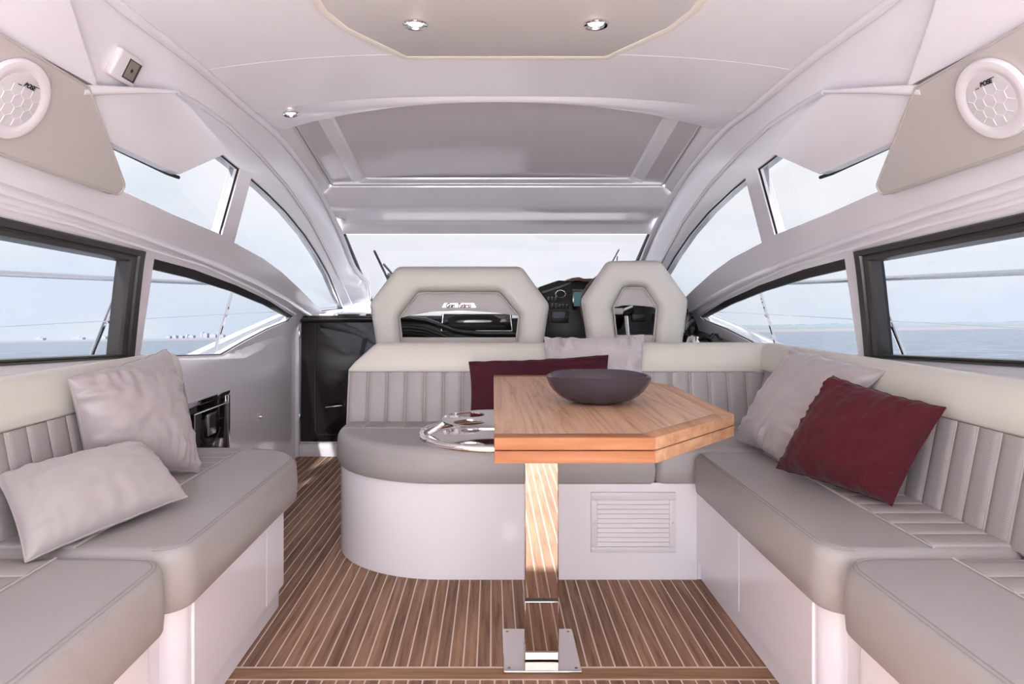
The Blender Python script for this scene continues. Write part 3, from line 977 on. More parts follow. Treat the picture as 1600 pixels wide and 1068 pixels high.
# A-pillar liners between windscreen and side window
for side in (-1, 1):
    rws = []
    for k in range(9):
        g = rows[k][0]
        c = crease_pt(min(YE - 0.13, g.y)) if k else crease_pt(4.2)
        Yk = 4.2 + (YE - 4.2) * k / 8
        c = W3((Yk, smooth_crease_z(min(Yk, YE - 0.01))), 0.0)
        mid = g.lerp(c, 0.5) + Vector((0.0, -0.02, 0.0))
        rws.append([g + Vector((-0.004, 0.012, 0)), g + Vector((-0.008, -0.012, 0)), mid, c + Vector((0.004, -0.004, 0)), c + Vector((-0.03, 0.03, 0.02))])
    m = MB(); m.grid(rws); m.sided(side).build('trim_%d' % (3 if side < 0 else 4), M['gel'], smooth=40, kind='structure')
# wipers outside
for (a, b, lab) in (((585, 392), (606, 436), 'black twin-arm wiper at the left of the windscreen'), ((967, 390), (955, 412), 'thin black wiper blade at the right of the windscreen')):
    pa = P(a[0], a[1], 4.72); pb = P(b[0], b[1], 5.05)
    e = empty('windscreen_wiper', pb, lab, 'wiper', 'windscreen wipers')
    pc = pb + (pb - pa) * 0.9
    pc.z = max(pc.z, 1.02)
    m = MB(); m.tube([pa, pb], 0.010 if a[0] < 700 else 0.006, 6); m.build('blade', M['seal'], e)
    m = MB(); m.tube([pa.lerp(pb, 0.45) + Vector((0.02, 0.02, 0)), pb + Vector((0.05, 0.03, 0.02)), pc + Vector((0.10, 0.2, -0.02))], 0.009 if a[0] < 700 else 0.005, 6); m.build('arm', M['seal'], e)
    if a[0] < 700:
        m = MB(); m.box(pb + Vector((-0.005, 0, 0.0)), pb + Vector((0.06, 0.04, 0.05)), 0.008); m.build('pivot_bracket', M['seal'], e)

# ------------------------------------------------------------------ floor
Y_FWD = 4.36
fl = MB(); fl.box((-1.36, -0.46, -0.05), (1.40, Y_FWD, -0.0012))
floor = fl.build('floor', M['caulk'], smooth=None, kind='structure')
PW, PITCH = 0.0352, 0.0398
def plank_mesh(nm_, L, w, mt):
    m = MB(); hw = w / 2
    sec_ = [(-hw, -0.012), (-hw, -0.0010), (-hw + 0.001, 0.0), (hw - 0.001, 0.0), (hw, -0.0010), (hw, -0.012)]
    m.grid([[Vector((x, -L / 2, z)) for x, z in sec_], [Vector((x, L / 2, z)) for x, z in sec_]], close_u=True, caps=True)
    return m.mesh(nm_, mt, None)
x0 = (600 + 888 / 5.333 - VX) * 1.836 / F   # a caulk line seen beside the post
y_split = 1.836
me_f = plank_mesh('plank', Y_FWD - y_split - 0.005, PW, M['teakfloor'])
me_b = plank_mesh('plank', y_split - 0.058 - 0.005 + 0.46, PW, M['teakfloor'])
i = -34
while True:
    xx = x0 + PITCH * (i + 0.5)
    if xx > 1.37: break
    if xx > -1.33:
        if xx < 0.90: inst('plank', me_f, floor, (xx, (Y_FWD + y_split) / 2 + 0.0025, 0))
        inst('plank', me_b, floor, (xx + 0.011, (y_split - 0.063 - 0.46) / 2, 0))
    i += 1
mx_ = MB(); L2 = 2.70
hw = 0.0262
sec_ = [(-hw, -0.012), (-hw, -0.001), (-hw + 0.001, 0.0), (hw - 0.001, 0.0), (hw, -0.001), (hw, -0.012)]
mx_.grid([[Vector((-L2 / 2, y, z)) for y, z in sec_], [Vector((L2 / 2, y, z)) for y, z in sec_]], close_u=True, caps=True)
inst('cross_plank', mx_.mesh('cross_plank', M['teakfloorx'], None), floor, (0.02, y_split - 0.0295, 0))

# unseen white aft deck, added behind the camera to bounce sunlight onto the ceiling
m = MB(); m.box((-1.9, -3.4, -0.08), (1.95, -0.47, -0.004), 0.01); m.box((-1.9, -4.4, -0.08), (1.95, -3.4, 0.42), 0.03)
m.build('trim_5', M['hull'], smooth=30, kind='structure')

# ------------------------------------------------------------------ forward bulkhead and companionway door
YB = 4.345
wb = MB()
wb.box((-1.36, YB, -0.02), (1.38, YB + 0.06, 0.90))
wall_front = wb.build('wall_front', M['gel'], smooth=None, kind='structure')
m = MB(); m.prism([(-1.33, YB - 0.03, 0.0), (-0.20, YB - 0.03, 0.0), (-0.20, YB - 0.03, 0.085), (-1.33, YB - 0.03, 0.085)], (0, 0.04, 0), 0.004); m.build('threshold', M['gel'], wall_front)
m = MB(); m.box((-1.335, YB - 0.04, 0.0), (-1.305, YB + 0.01, 0.915), 0.006); m.build('door_jamb', M['gel'], wall_front)
de = empty('door_1', (-0.9, YB - 0.01, 0.09), kind='structure')
m = MB(); m.prism([(-1.30, YB - 0.022, 0.100), (-0.35, YB - 0.022, 0.100), (-0.35, YB - 0.022, 0.915), (-1.295, YB - 0.022, 0.915)], (0, 0.02, 0), 0.004); m.build('door_leaf', M['black'], de)
pts = [(-1.195, 0.90), (-1.20, 0.40), (-1.195, 0.165), (-1.18, 0.150), (-0.95, 0.148), (-0.5, 0.148)]
m = MB(); m.tube([Vector((x, YB - 0.024, z)) for x, z in pts], 0.0035, 6); m.build('door_bead', M['dashgrey'], de)
hz = 1.05 - (634 - VY) / F * YB
m = MB(); hx0 = (512 - VX) * YB / F
m.tube([Vector((hx0, YB - 0.055, hz)), Vector((hx0 + 0.05, YB - 0.058, hz + 0.006)), Vector((hx0 + 0.11, YB - 0.055, hz + 0.012)), Vector((hx0 + 0.115, YB - 0.02, hz + 0.012))], 0.006, 8); m.build('door_handle', M['chrome'], de)
for z in (0.80, 0.24):
    m = MB(); m.box((-1.312, YB - 0.034, z), (-1.300, YB - 0.018, z + 0.05), 0.003); m.build('hinge', M['steel'], de)

# ------------------------------------------------------------------ outside decks, bulwarks
for side, nm_ in ((-1, 'port'), (1, 'starboard')):
    m = MB()
    rows = []
    for i in range(22):
        Y = 0.2 + 0.3 * i
        z = 0.42 + 0.28 * max(0, (Y - 2.6) / 1.8) ** 1.0 if Y > 2.6 else 0.42
        z = min(z, 1.0)
        x = -2.05 + 0.03 * max(0, Y - 3.5) ** 1.6
        rows.append([Vector((-1.44, Y, z * 0.4 + 0.1)), Vector((x + 0.05, Y, z * 0.55)), Vector((x + 0.03, Y, z)), Vector((x - 0.02, Y, z + 0.01)), Vector((x - 0.07, Y, z - 0.02)), Vector((x - 0.02, Y, -1.3))])
    m.grid(rows)
    tag(m.sided(side).build('side_deck', M['hull'], smooth=35), 'white side deck and rising bulwark outside the %s windows' % nm_, 'deck', 'side decks')
    # guard rail
    e = empty('guard_rail', (XC + side * 1.95, 3.0, 0.5), 'stainless guard rail with wire outside the %s windows' % nm_, 'railing', 'guard rails')
    RX = lambda Y: -1.93 + 0.012 * max(0, Y - 3.4) ** 2
    m = MB(); m.tube([Vector((RX(Y), Y, 1.158 + 0.006 * (Y - 2.4))) for Y in [0.4 + 0.3 * i for i in range(18)]], 0.0125, 8); m.sided(side).build('top_rail', M['steel'], e)
    m = MB(); m.tube([Vector((RX(Y), Y, 0.947 + 0.003 * (Y - 2.4))) for Y in [0.4 + 0.3 * i for i in range(18)]], 0.003, 6); m.sided(side).build('lifeline_wire', M['steel'], e)
    for Yt in (1.9, 3.33, 4.72):
        m = MB(); m.tube([Vector((RX(Yt), Yt, 1.158)), Vector((RX(Yt) - 0.02, Yt - 0.21, 0.80)), Vector((RX(Yt) - 0.03, Yt - 0.37, 0.50))], 0.0115, 8); st = m.sided(side).build('stanchion', M['chrome'], e)
        m = MB(); m.lathe([(0.0, -0.008), (0.010, -0.005), (0.010, 0.005), (0.0, 0.008)], (RX(Yt) + 0.006, Yt - 0.13, 0.945), 10); m.sided(side).build('wire_eye', M['chrome'], st)

# ================================================================== THE SEATING
SEAT_Z = 0.492
def ch_mesh(name, w, L, t, mt, n=6):
    """one padded channel: width w along local X, length L along local Y, crowned by t"""
    m = MB(); rows = []
    prof_ = [(-w / 2, -0.006)] + [(-w / 2 * math.cos(math.pi * k / n), t * math.sin(math.pi * k / n) ** 0.45) for k in range(n + 1)] + [(w / 2, -0.006)]
    for y in (0, L): rows.append([Vector((x, y, z)) for x, z in prof_])
    m.grid(rows, close_u=True, caps=True)
    return m.mesh(name, mt, 50)
def pip_mesh(name, L, r=0.003):
    m = MB(); m.tube([Vector((0, 0, 0)), Vector((0, L, 0))], r, 6); return m.mesh(name, M['piping'], 60)

def frame_mat(o, ex, ey, ez):
    m4 = Matrix((ex, ey, ez)).transposed().to_4x4(); m4.translation = o; return m4

def channels(parent, o, ex, ey, ez, n, pitch, L, prefix, mesh_c, mesh_p):
    for i in range(n):
        inst(prefix + '_channel', mesh_c, parent, mat4=frame_mat(o + ex * (pitch * (i + 0.5)), ex, ey, ez))
        if i: inst(prefix + '_piping', mesh_p, parent, mat4=frame_mat(o + ex * (pitch * i) + ez * 0.0015, ex, ey, ez))

PS, PCN = 0.075, 0.0865
LBACK_S = math.hypot(0.05, 0.245)
back_s = ch_mesh('back_channel', PS - 0.004, LBACK_S, 0.007, M['weave'])
pipb_s = pip_mesh('back_piping', LBACK_S)
seat_s = ch_mesh('seat_channel', PS - 0.004, 0.19, 0.006, M['weave'])
pips_s = pip_mesh('seat_piping', 0.19)

def stitch_line(pts, parent, name='stitching'):
    m = MB(); m.tube(pts, 0.0013, 4); return m.build(name, M['stitch'], parent)

def mirx(poly): return [(2 * XC - x, y) for x, y in poly][::-1]

def side_cushion(side, y0, y1, rn, rf, label, near_n=True):
    # plan on the right side, mirrored for the left; X runs from front edge .74 to under the backrest
    poly = round_poly([(0.74, y0, max(rn, 0.05)), (1.215, y0, 0.05), (1.215, y1, 0.05), (0.74, y1, max(rf, 0.05))], 8)
    e = empty('seat_cushion', ((0.97 if side > 0 else 2 * XC - 0.97), (y0 + y1) / 2, 0.345), label, 'seat cushion', 'grey sofa seat cushions')
    pl = poly if side > 0 else mirx(poly)
    pad(pl, 0.345, SEAT_Z, 0.028, crown=0.0).build('cushion_pad', M['leather'], e, smooth=60)
    st = offset_poly(poly, 0.017)
    st = [p for p in st if p[0] < 1.0]
    st.sort(key=lambda p: p[1])
    # keep the walk along the front edge only
    for d in (0.0, 0.007):
        q = [p for p in offset_poly(poly, 0.014 + d) if p[0] < 0.98]
        q = sorted(q, key=lambda p: math.atan2(p[1] - (y0 + y1) / 2, -(p[0] - 1.6)))
        zz = SEAT_Z - 0.0035 if d == 0 else SEAT_Z - 0.0005
        pts = [Vector((x if side > 0 else 2 * XC - x, y, zz)) for x, y in q]
        stitch_line(pts, e)
    # pleated strip at the back of the seat
    nn = int((y1 - y0 - 0.02) / PS)
    sx = 1 if side > 0 else -1
    X0 = 0.995 if side > 0 else 2 * XC - 0.995
    ex = Vector((0, 1, 0)); ey = Vector((sx, 0, 0)); ez = Vector((0, 0, 1))
    off = (y1 - y0 - nn * PS) / 2
    channels(e, Vector((X0, y0 + off, SEAT_Z + 0.001)), ex, ey, ez, nn, PS, 0.19, 'seat', seat_s, pips_s)
    m = MB(); m.tube([Vector((X0, y0 + 0.02, SEAT_Z + 0.002)), Vector((X0, y1 - 0.02, SEAT_Z + 0.002))], 0.0028, 6); m.build('welt', M['piping'], e)
    return e
side_cushion(1, 1.425, 2.375, 0.075, 0.02, 'long grey seat cushion on the right, in front of the burgundy pillow')
side_cushion(1, 0.35, 1.405, 0.02, 0.085, 'grey seat cushion nearest the camera on the right')
side_cushion(-1, 1.425, 2.44, 0.075, 0.22, 'grey seat cushion under the two pillows on the left')
side_cushion(-1, 0.35, 1.405, 0.02, 0.085, 'grey seat cushion nearest the camera on the left')

# side bases -----------------------------------------------------------
def side_base(side, y0, y1, rf, seams, label, far_round):
    e = empty('sofa_base', ((1.05 if side > 0 else 2 * XC - 1.05), (y0 + y1) / 2, 0), label, 'sofa base', 'white sofa bases')
    S = (lambda p: p) if side > 0 else mirx
    def fix(poly): return poly if side > 0 else mirx(poly)
    m = MB(); poly = round_poly([(0.785, y0 + 0.02, 0.05), (1.335, y0 + 0.02, 0), (1.335, y1 - 0.015, 0), (0.785, y1 - 0.015, far_round)], 8)
    z0 = [Vector((x, y, 0.002)) for x, y in fix(poly)]; z1 = [Vector((x, y, 0.09)) for x, y in fix(poly)]
    m.grid([z0, z1], close_u=True, caps=True); m.build('toe_kick', M['gel'], e, smooth=40)
    m = MB(); poly = round_poly([(0.773, y0 + 0.004, 0.05), (1.345, y0 + 0.004, 0), (1.345, y1 - 0.004, 0), (0.773, y1 - 0.004, far_round)], 10)
    rows = [[Vector((x, y, z)) for x, y in fix(offset_poly(poly, d))] for z, d in ((0.085, 0.012), (0.078, 0.004), (0.084, 0.001), (0.095, 0), (0.343, 0), (0.344, 0.02))]
    m.grid(rows, close_u=True, caps=True); m.build('carcass', M['gel'], e, smooth=40)
    ys_ = [y0 + 0.06] + seams + [y1 - max(0.03, far_round)]
    for a, b in zip(ys_, ys_[1:]):
        m = MB(); m.box((0.7675, a + 0.0025, 0.078), (0.776, b - 0.0025, 0.340), 0.0018, 1)
        if side < 0: m = m.mirrored()
        m.build('front_panel', M['gel'], e, smooth=30)
    return e
side_base(1, 1.475, 2.90, 0.06, [1.995], 'white gloss base under the long right seat', 0.01)
side_base(1, 0.35, 1.385, 0.06, [0.9], 'white gloss base under the nearest right seat', 0.05)
side_base(-1, 1.475, 2.30, 0.06, [2.03], 'white gloss base under the left pillow seat', 0.10)
side_base(-1, 0.35, 1.385, 0.06, [0.9], 'white gloss base under the nearest left seat', 0.05)
for side in (-1, 1):
    m = MB(); m.box((0.82, 1.38, 0.002), (1.33, 1.482, 0.343)); m = m if side > 0 else m.mirrored()
    tag(m.build('base_filler', M['gel'], smooth=None), 'recessed white filler between the two %s sofa bases' % ('right' if side > 0 else 'left'), 'filler panel', 'base fillers')

# side backrests ---------------------------------------------------------
def side_back(side, y0, y1, label):
    e = empty('backrest', ((1.25 if side > 0 else 2 * XC - 1.25), (y0 + y1) / 2, 0.48), label, 'backrest', 'sofa backrests')
    core = [(1.183, 0.48), (1.232, 0.735), (1.25, 0.75), (1.325, 0.75), (1.325, 0.48)]
    m = MB(); m.grid([[Vector((x, y, z)) for x, z in core] for y in (y0, y1)], close_u=True, caps=True)
    (m if side > 0 else m.mirrored()).build('back_core', M['leather'], e, smooth=30)
    rollp = [(1.226, 0.738), (1.222, 0.745), (1.224, 0.775), (1.232, 0.810), (1.245, 0.838), (1.262, 0.853), (1.285, 0.858), (1.312, 0.855), (1.327, 0.845), (1.329, 0.738)]
    m = MB(); rows = []
    ts = [0, 0.005, 0.02] + [0.04 + 0.92 * i / 30 for i in range(31)] + [0.98, 0.995, 1.0]
    for t in ts:
        f = 1.0 - 0.25 * max(0, 1 - min(t, 1 - t) / 0.02) ** 2
        rows.append([Vector((1.28 + (x - 1.28) * f, y0 + (y1 + (0.10 if y1 > 2.8 else 0) - y0) * t, 0.738 + (z - 0.738) * (0.75 + 0.25 * f))) for x, z in rollp])
    m.grid(rows, close_u=True, caps=True)
    (m if side > 0 else m.mirrored()).build('head_roll', M['cream'], e, smooth=60)
    sx = 1 if side > 0 else -1
    ex = Vector((0, 1, 0)); ey = Vector((sx * 0.049, 0, 0.255)).normalized(); ez = ex.cross(ey) if side < 0 else ey.cross(ex)
    ez = Vector((-sx * 0.255, 0, 0.049)).normalized()
    nn = int((y1 - y0 - 0.02) / PS)
    X0 = 1.181 if side > 0 else 2 * XC - 1.181
    channels(e, Vector((X0, y1 - 0.01 - nn * PS, 0.487)), ex, ey, ez, nn, PS, LBACK_S, 'back', back_s, pipb_s)
    m = MB(); m.tube([Vector((1.228 if side > 0 else 2 * XC - 1.228, y, 0.738)) for y in (y0 + 0.01, y1 - 0.01)], 0.0035, 6); m.build('welt', M['piping'], e)
    return e
side_back(1, 0.35, 2.90, 'grey channelled backrest with cream top roll along the right side')
side_back(-1, 0.35, 2.45, 'grey channelled backrest with cream top roll along the left side')

# centre seat ------------------------------------------------------------
def front_curve(x_end, yf, xl, yl, n=16):
    """from the straight front at yf round to the left end at xl"""
    cx, cy = -0.19, yl
    pts = []
    for k in range(n + 1):
        th = math.pi / 2 * k / n
        pts.append((cx - (cx - xl) * math.sin(th), cy - (cy - yf) * math.cos(th)))
    return pts    # runs from (cx, yf) to (xl, cy)
def centre_plan(d, x_r, y_back):
    c = front_curve(0, 2.41 - d, -0.66 - d * 0.4, 2.82, 18)
    poly = [(x_r, 2.41 - d)] + [(x_r, y_back)] + [(-0.66 - d * 0.4, y_back)] + c[::-1]
    return poly
e = empty('sofa_base', (0.1, 2.7, 0), 'white curved base under the centre seat behind the table', 'sofa base', 'white sofa bases')
plan = centre_plan(0.0, 0.770, 3.05)
m = MB(); rows = [[Vector((x, y, z)) for x, y in plan] for z in (0.001, 0.02, 0.36, 0.366)]
m.grid(rows, close_u=True, caps=True); m.build('carcass', M['gel'], e, smooth=30)
YV = 2.41
va, vb = P(923, 768, YV), P(1055, 862, YV); via, vib = P(933, 780, YV), P(1045, 853, YV)
vg = empty('vent_grille', (0.53, YV, 0.1)); vg.parent = e; vg.matrix_parent_inverse = world_of(e).inverted()
for (ax, az, bx, bz, side_ax) in ((va.x, va.z, vb.x, via.z, 0), (va.x, vib.z, vb.x, vb.z, 0), (va.x, via.z, via.x, vib.z, 1), (vib.x, via.z, vb.x, vib.z, 1)):
    m = MB(); m.box((min(ax, bx), YV - 0.009, min(az, bz)), (max(ax, bx), YV + 0.001, max(az, bz)), 0.0025, 2); m.build('vent_frame', M['cowhite'], vg)
m = MB(); m.box((via.x, YV - 0.0015, vib.z), (vib.x, YV - 0.0005, via.z)); m.build('vent_back', M['greypanel'], vg, smooth=None)
NS = 10
sm = MB(); sl = (via.z - vib.z) / NS
sm.prism([(0, -0.006, -sl * 0.44), (0, -0.0075, -sl * 0.36), (0, -0.0035, sl * 0.40), (0, -0.0015, sl * 0.40), (0, -0.0015, -sl * 0.44)], (vib.x - via.x, 0, 0))
slat = sm.mesh('slat', M['cowhite'], 30)
for k in range(NS): inst('slat', slat, vg, (via.x, YV, vib.z + sl * (k + 0.5)))
for xx in (va.x + 0.012, vb.x - 0.012):
    m = MB(); m.lathe([(0.0, 0.0015), (0.0025, 0.001), (0.003, 0.0)], (xx, YV - 0.009, (va.z + vb.z) / 2), 8, M=Matrix.Rotation(math.radians(90), 3, 'X')); m.build('vent_screw', M['steel'], vg)
# gap line and recessed step against the right base
m = MB(); m.box((0.772, 2.412, 0.002), (0.80, 2.47, 0.34)); m.build('corner_post', M['gel'], e, smooth=None)

CS_Z = 0.503
e = empty('seat_cushion', (0.0, 2.6, 0.366), 'wide grey seat cushion with curved front behind the table', 'seat cushion', 'grey sofa seat cushions')
plan = centre_plan(0.03, 0.600, 2.93)
pad(plan, 0.367, CS_Z, 0.035).build('cushion_pad', M['leather'], e, smooth=60)
seat_c = ch_mesh('seat_channel', PCN - 0.004, 0.13, 0.005, M['weave']); pips_c = pip_mesh('seat_piping', 0.13)
channels(e, Vector((-0.645, 2.75, CS_Z + 0.001)), Vector((1, 0, 0)), Vector((0, 1, 0)), Vector((0, 0, 1)), 14, PCN, 0.13, 'seat', seat_c, pips_c)
e = empty('seat_cushion', (0.85, 2.6, 0.366), 'grey corner seat cushion between the centre and right sofas', 'seat cushion', 'grey sofa seat cushions')
pad(round_poly([(0.608, 2.383, 0.045), (1.21, 2.383, 0.045), (1.21, 2.93, 0.045), (0.608, 2.93, 0.045)], 6), 0.367, SEAT_Z + 0.003, 0.028).build('cushion_pad', M['leather'], e, smooth=60)
channels(e, Vector((0.615, 2.75, SEAT_Z + 0.004)), Vector((1, 0, 0)), Vector((0, 1, 0)), Vector((0, 0, 1)), 6, PCN, 0.13, 'seat', seat_c, pips_c)
m = MB(); m.tube([Vector((1.0, 2.75, SEAT_Z + 0.006)), Vector((1.18, 2.40, SEAT_Z + 0.006))], 0.003, 6); m.build('welt', M['piping'], e)
# support under the corner cushion
# centre backrest
e = empty('backrest', (0.2, 3.0, 0.5), 'grey channelled centre backrest with cream top roll below the helm seats', 'backrest', 'sofa backrests')
core = [(2.892, 0.495), (2.935, 0.722), (2.95, 0.735), (3.08, 0.735), (3.08, 0.37), (2.94, 0.37)]
XL, XR = -0.662, 1.205
m = MB(); m.grid([[Vector((x, y, z)) for y, z in core] for x in (XL, XR)], close_u=True, caps=True); m.build('back_core', M['leather'], e, smooth=30)
rollc = [(2.930, 0.726), (2.925, 0.735), (2.930, 0.770), (2.945, 0.815), (2.962, 0.842), (2.985, 0.8535), (3.02, 0.855), (3.07, 0.845), (3.085, 0.82), (3.085, 0.726)]
m = MB(); rows = []
for t in [0, 0.004, 0.012] + [0.03 + 0.95 * i / 30 for i in range(31)] + [0.992, 1.0]:
    row = []
    for (y, z) in rollc:
        xl = XL + 0.105 * min(1, max(0, (z - 0.735) / 0.115)) ** 1.1
        sh = 0.012 * max(0, 1 - min(t, 1 - t) / 0.01)
        row.append(Vector((xl + (XR + 0.09 - xl) * t, y + sh * (1 if y < 3.0 else -1), z - (sh if z > 0.8 else 0))))
    rows.append(row)
m.grid(rows, close_u=True, caps=True); m.build('head_roll', M['cream'], e, smooth=60)
LB = math.hypot(0.043, 0.227)
back_c = ch_mesh('back_channel', PCN - 0.004, LB, 0.007, M['leather']); pipb_c = pip_mesh('back_piping', LB)
ey = Vector((0, 0.043, 0.227)).normalized(); ez = Vector((0, -0.227, 0.043)).normalized()
channels(e, Vector((XL + 0.005, 2.891, 0.496)), Vector((1, 0, 0)), ey, ez, 22, PCN, LB, 'back', back_c, pipb_c)
m = MB(); m.tube([Vector((XL + 0.005, 2.930, 0.726)), Vector((XR - 0.005, 2.930, 0.726))], 0.0035, 6); m.build('welt', M['stitch'], e)

# ================================================================== PILLOWS
def pillow(name, TL, TR, BR, BL, T, mt, label, wr=0.004, wf=9.0, c=0.06, n=56, group='scatter pillows', back=0.5, seed=0):
    """puffed cushion through four corner points, seen from its front"""
    TL, TR, BR, BL = map(Vector, (TL, TR, BR, BL))
    nrm = ((TR - BL).cross(TL - BR)).normalized()
    cen = (TL + TR + BR + BL) / 4
    if nrm.dot(Vector((0, 0, H)) - cen) < 0: nrm = -nrm
    e = empty(name, (cen.x, cen.y, min(p.z for p in (TL, TR, BR, BL))), label, 'pillow', group)
    front = []; backr = []
    edge = []
    for j in range(n + 1):
        v = -1 + 2 * j / n
        fr = []; bk = []
        for i in range(n + 1):
            u = -1 + 2 * i / n
            # concentrate samples near the seam
            uu = math.sin(u * math.pi / 2); vv = math.sin(v * math.pi / 2)
            U = uu * (1 - c * (1 - vv * vv)); V_ = vv * (1 - c * (1 - uu * uu))
            a = (U + 1) / 2; b = (V_ + 1) / 2
            p = (BL.lerp(BR, a)).lerp(TL.lerp(TR, a), b)
            h = T * (max(0, 1 - uu * uu) * max(0, 1 - vv * vv)) ** 0.42
            q = Vector((uu * wf * 0.5 + seed, vv * wf * 0.5, seed * 1.7))
            ed = 1 - (1 - uu ** 4) * (1 - vv ** 4)
            rad = math.atan2(vv, uu)
            wk = noise.noise(q) * 0.7 + noise.noise(q * 2.3) * 0.3
            for (al, ac, s_) in ((vv, 1 - uu, 0), (vv, 1 + uu, 11), (uu, 1 - vv, 23), (uu, 1 + vv, 31)):
                am = max(0, noise.noise(Vector((al * 1.3, s_ + seed * 3, 0))) + 0.25)
                wk += 3.6 * am * math.exp(-ac * 2.6) * noise.noise(Vector((al * wf * 1.6 + s_, ac * 1.5 + al * 0.8, seed + s_)))
            wk *= wr * min(1, h / (T * 0.22))
            ew = 0.16 * wr * noise.noise(Vector((uu * 6 + seed, vv * 6, 3.3))) * ed
            tq = p + (TL - BL).normalized() * ew * 2
            fr.append(tq + nrm * (h * (1 - back) + wk)); bk.append(tq - nrm * (h * back))
        front.append(fr); backr.append(bk)
    m = MB()
    N1 = n + 1
    V = [p for r in front for p in r]; nb = len(V)
    idx = {}
    for j in range(N1):
        for i in range(N1):
            if i in (0, n) or j in (0, n): idx[(i, j)] = j * N1 + i
            else:
                idx[(i, j)] = len(V); V.append(backr[j][i])
    Fc = []
    for j in range(n):
        for i in range(n):
            Fc.append((j * N1 + i, j * N1 + i + 1, (j + 1) * N1 + i + 1, (j + 1) * N1 + i))
            Fc.append((idx[(i, j)], idx[(i, j + 1)], idx[(i + 1, j + 1)], idx[(i + 1, j)]))
    m.add(V, Fc); m.build('pillow_cover', mt, e, smooth=80)
    loop = [front[0][i] for i in range(n + 1)] + [front[j][n] for j in range(1, n + 1)] + [front[n][i] for i in range(n - 1, -1, -1)] + [front[j][0] for j in range(n - 1, 0, -1)]
    m = MB(); m.tube(loop, 0.0028, 5, closed=True); m.build('seam', mt, e, smooth=80)
    return e
Z0 = SEAT_Z + 0.012
pillow('square_pillow', P(106, 591, 1.72), P(260, 546, 2.20), P(312, 738, 2.06), P(137, 735, 1.78), 0.145, M['satin'],
       'large square taupe satin pillow leaning on the left backrest', wr=0.014, wf=6, seed=1.3, c=0.05, back=0.35)
pillow('lumbar_pillow', P(-6, 744, 1.50), P(222, 690, 1.84), P(292, 775, 1.74), P(40, 877, 1.34), 0.11, M['lumbar'],
       'oblong pale taupe pillow lying in front of the left square pillow', wr=0.007, wf=5, seed=4.1, c=0.045, back=0.35)
pillow('square_pillow', P(1240, 545, 2.50), P(1385, 580, 2.02), P(1222, 722, 2.17), P(1153, 688, 2.50), 0.14, M['satin'],
       'square taupe satin pillow behind the burgundy one on the right', wr=0.012, wf=6, seed=7.7, c=0.05, back=0.35)
pillow('square_pillow', P(1301, 588, 1.98), P(1477, 637, 1.68), P(1393, 789, 1.71), P(1213, 731, 2.06), 0.15, M['velvet'],
       'square burgundy velvet pillow on the right seat', wr=0.012, wf=7, seed=2.9, c=0.045, back=0.35)
pillow('lumbar_pillow', P(733, 565, 2.82), P(950, 555, 2.77), P(956, 668, 2.75), P(732, 672, 2.75), 0.10, M['velvetdk'],
       'oblong plum velvet pillow behind the table', wr=0.010, wf=7, seed=5.5, c=0.045, back=0.55)
pillow('square_pillow', P(851, 527, 2.93), P(1006, 524, 2.93), P(1006, 655, 2.83), P(852, 655, 2.83), 0.11, M['crinkle'],
       'crinkled silver satin pillow behind the bowl', wr=0.020, wf=11, seed=9.2, c=0.05, back=0.3)

# ================================================================== TABLE
KT = 0.86            # distance of the table from the eye
TZ = H - 0.363 * KT
TL_ = 0.033 * KT
te = empty('folding_table', (0.14, 1.9, 0), 'teak folding table with chamfered corners on a polished steel post', 'table')
tp = [(x * KT, y * KT) for x, y in [(0.004, 1.70), (0.432, 1.70), (0.772, 2.045), (0.772, 2.79), (0.432, 3.135), (0.004, 3.135)]]
def leaf(z1, name, top):
    inner = [(x * KT, y * KT) for x, y in [(0.004, 1.755), (0.412, 1.755), (0.717, 2.068), (0.717, 2.768), (0.412, 3.08), (0.004, 3.08)]]
    lf = empty(name, (0.3, 2.4, z1 - TL_)); lf.parent = te; lf.matrix_parent_inverse = world_of(te).inverted()
    m = MB(); m.prism([(x, y, z1 - TL_) for x, y in inner], (0, 0, TL_), 0.0008); m.build('veneer_board', M['veneer'] if top else M['teaky'], lf, smooth=None)
    for k, mt in zip(range(5), ('teakx', 'teaky', 'teaky', 'teaky', 'teakx')):
        a, b = tp[k], tp[k + 1]; c_, d_ = inner[k + 1], inner[k]
        m = MB(); m.prism([(a[0], a[1], z1 - TL_), (b[0], b[1], z1 - TL_), (c_[0], c_[1], z1 - TL_), (d_[0], d_[1], z1 - TL_)], (0, 0, TL_ + (0.0003 if top else 0)), 0.0018)
        m.build('edge_board', M[mt], lf, smooth=30)
leaf(TZ, 'upper_leaf', True)
leaf(TZ - TL_ - 0.0022, 'lower_leaf', False)
m = MB(); m.prism([(x * 0.985 + 0.004, 2.08 + (y - 2.08) * 0.985, TZ - TL_ - 0.0024) for x, y in tp], (0, 0, 0.0026)); m.build('leaf_gap', M['blackvoid'], te, smooth=None)
# post
PX0, PX1, PY0, PY1 = 0.0925, 0.1905, 1.85, 1.94
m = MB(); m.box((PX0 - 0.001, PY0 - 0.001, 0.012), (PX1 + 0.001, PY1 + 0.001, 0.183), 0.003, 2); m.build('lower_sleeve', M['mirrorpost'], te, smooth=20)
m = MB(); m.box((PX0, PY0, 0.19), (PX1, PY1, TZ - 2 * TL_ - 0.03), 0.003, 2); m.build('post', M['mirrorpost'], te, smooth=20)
m = MB(); m.box((PX0 + 0.001, PY0 + 0.001, 0.182), (PX1 - 0.001, PY1 - 0.001, 0.191)); m.build('post_gap', M['blackvoid'], te, smooth=None)
m = MB(); m.box((PX0 - 0.02, PY0 - 0.02, TZ - 2 * TL_ - 0.032), (PX1 + 0.02, PY1 + 0.02, TZ - 2 * TL_ - 0.002), 0.002); m.build('post_head', M['steel'], te, smooth=30)
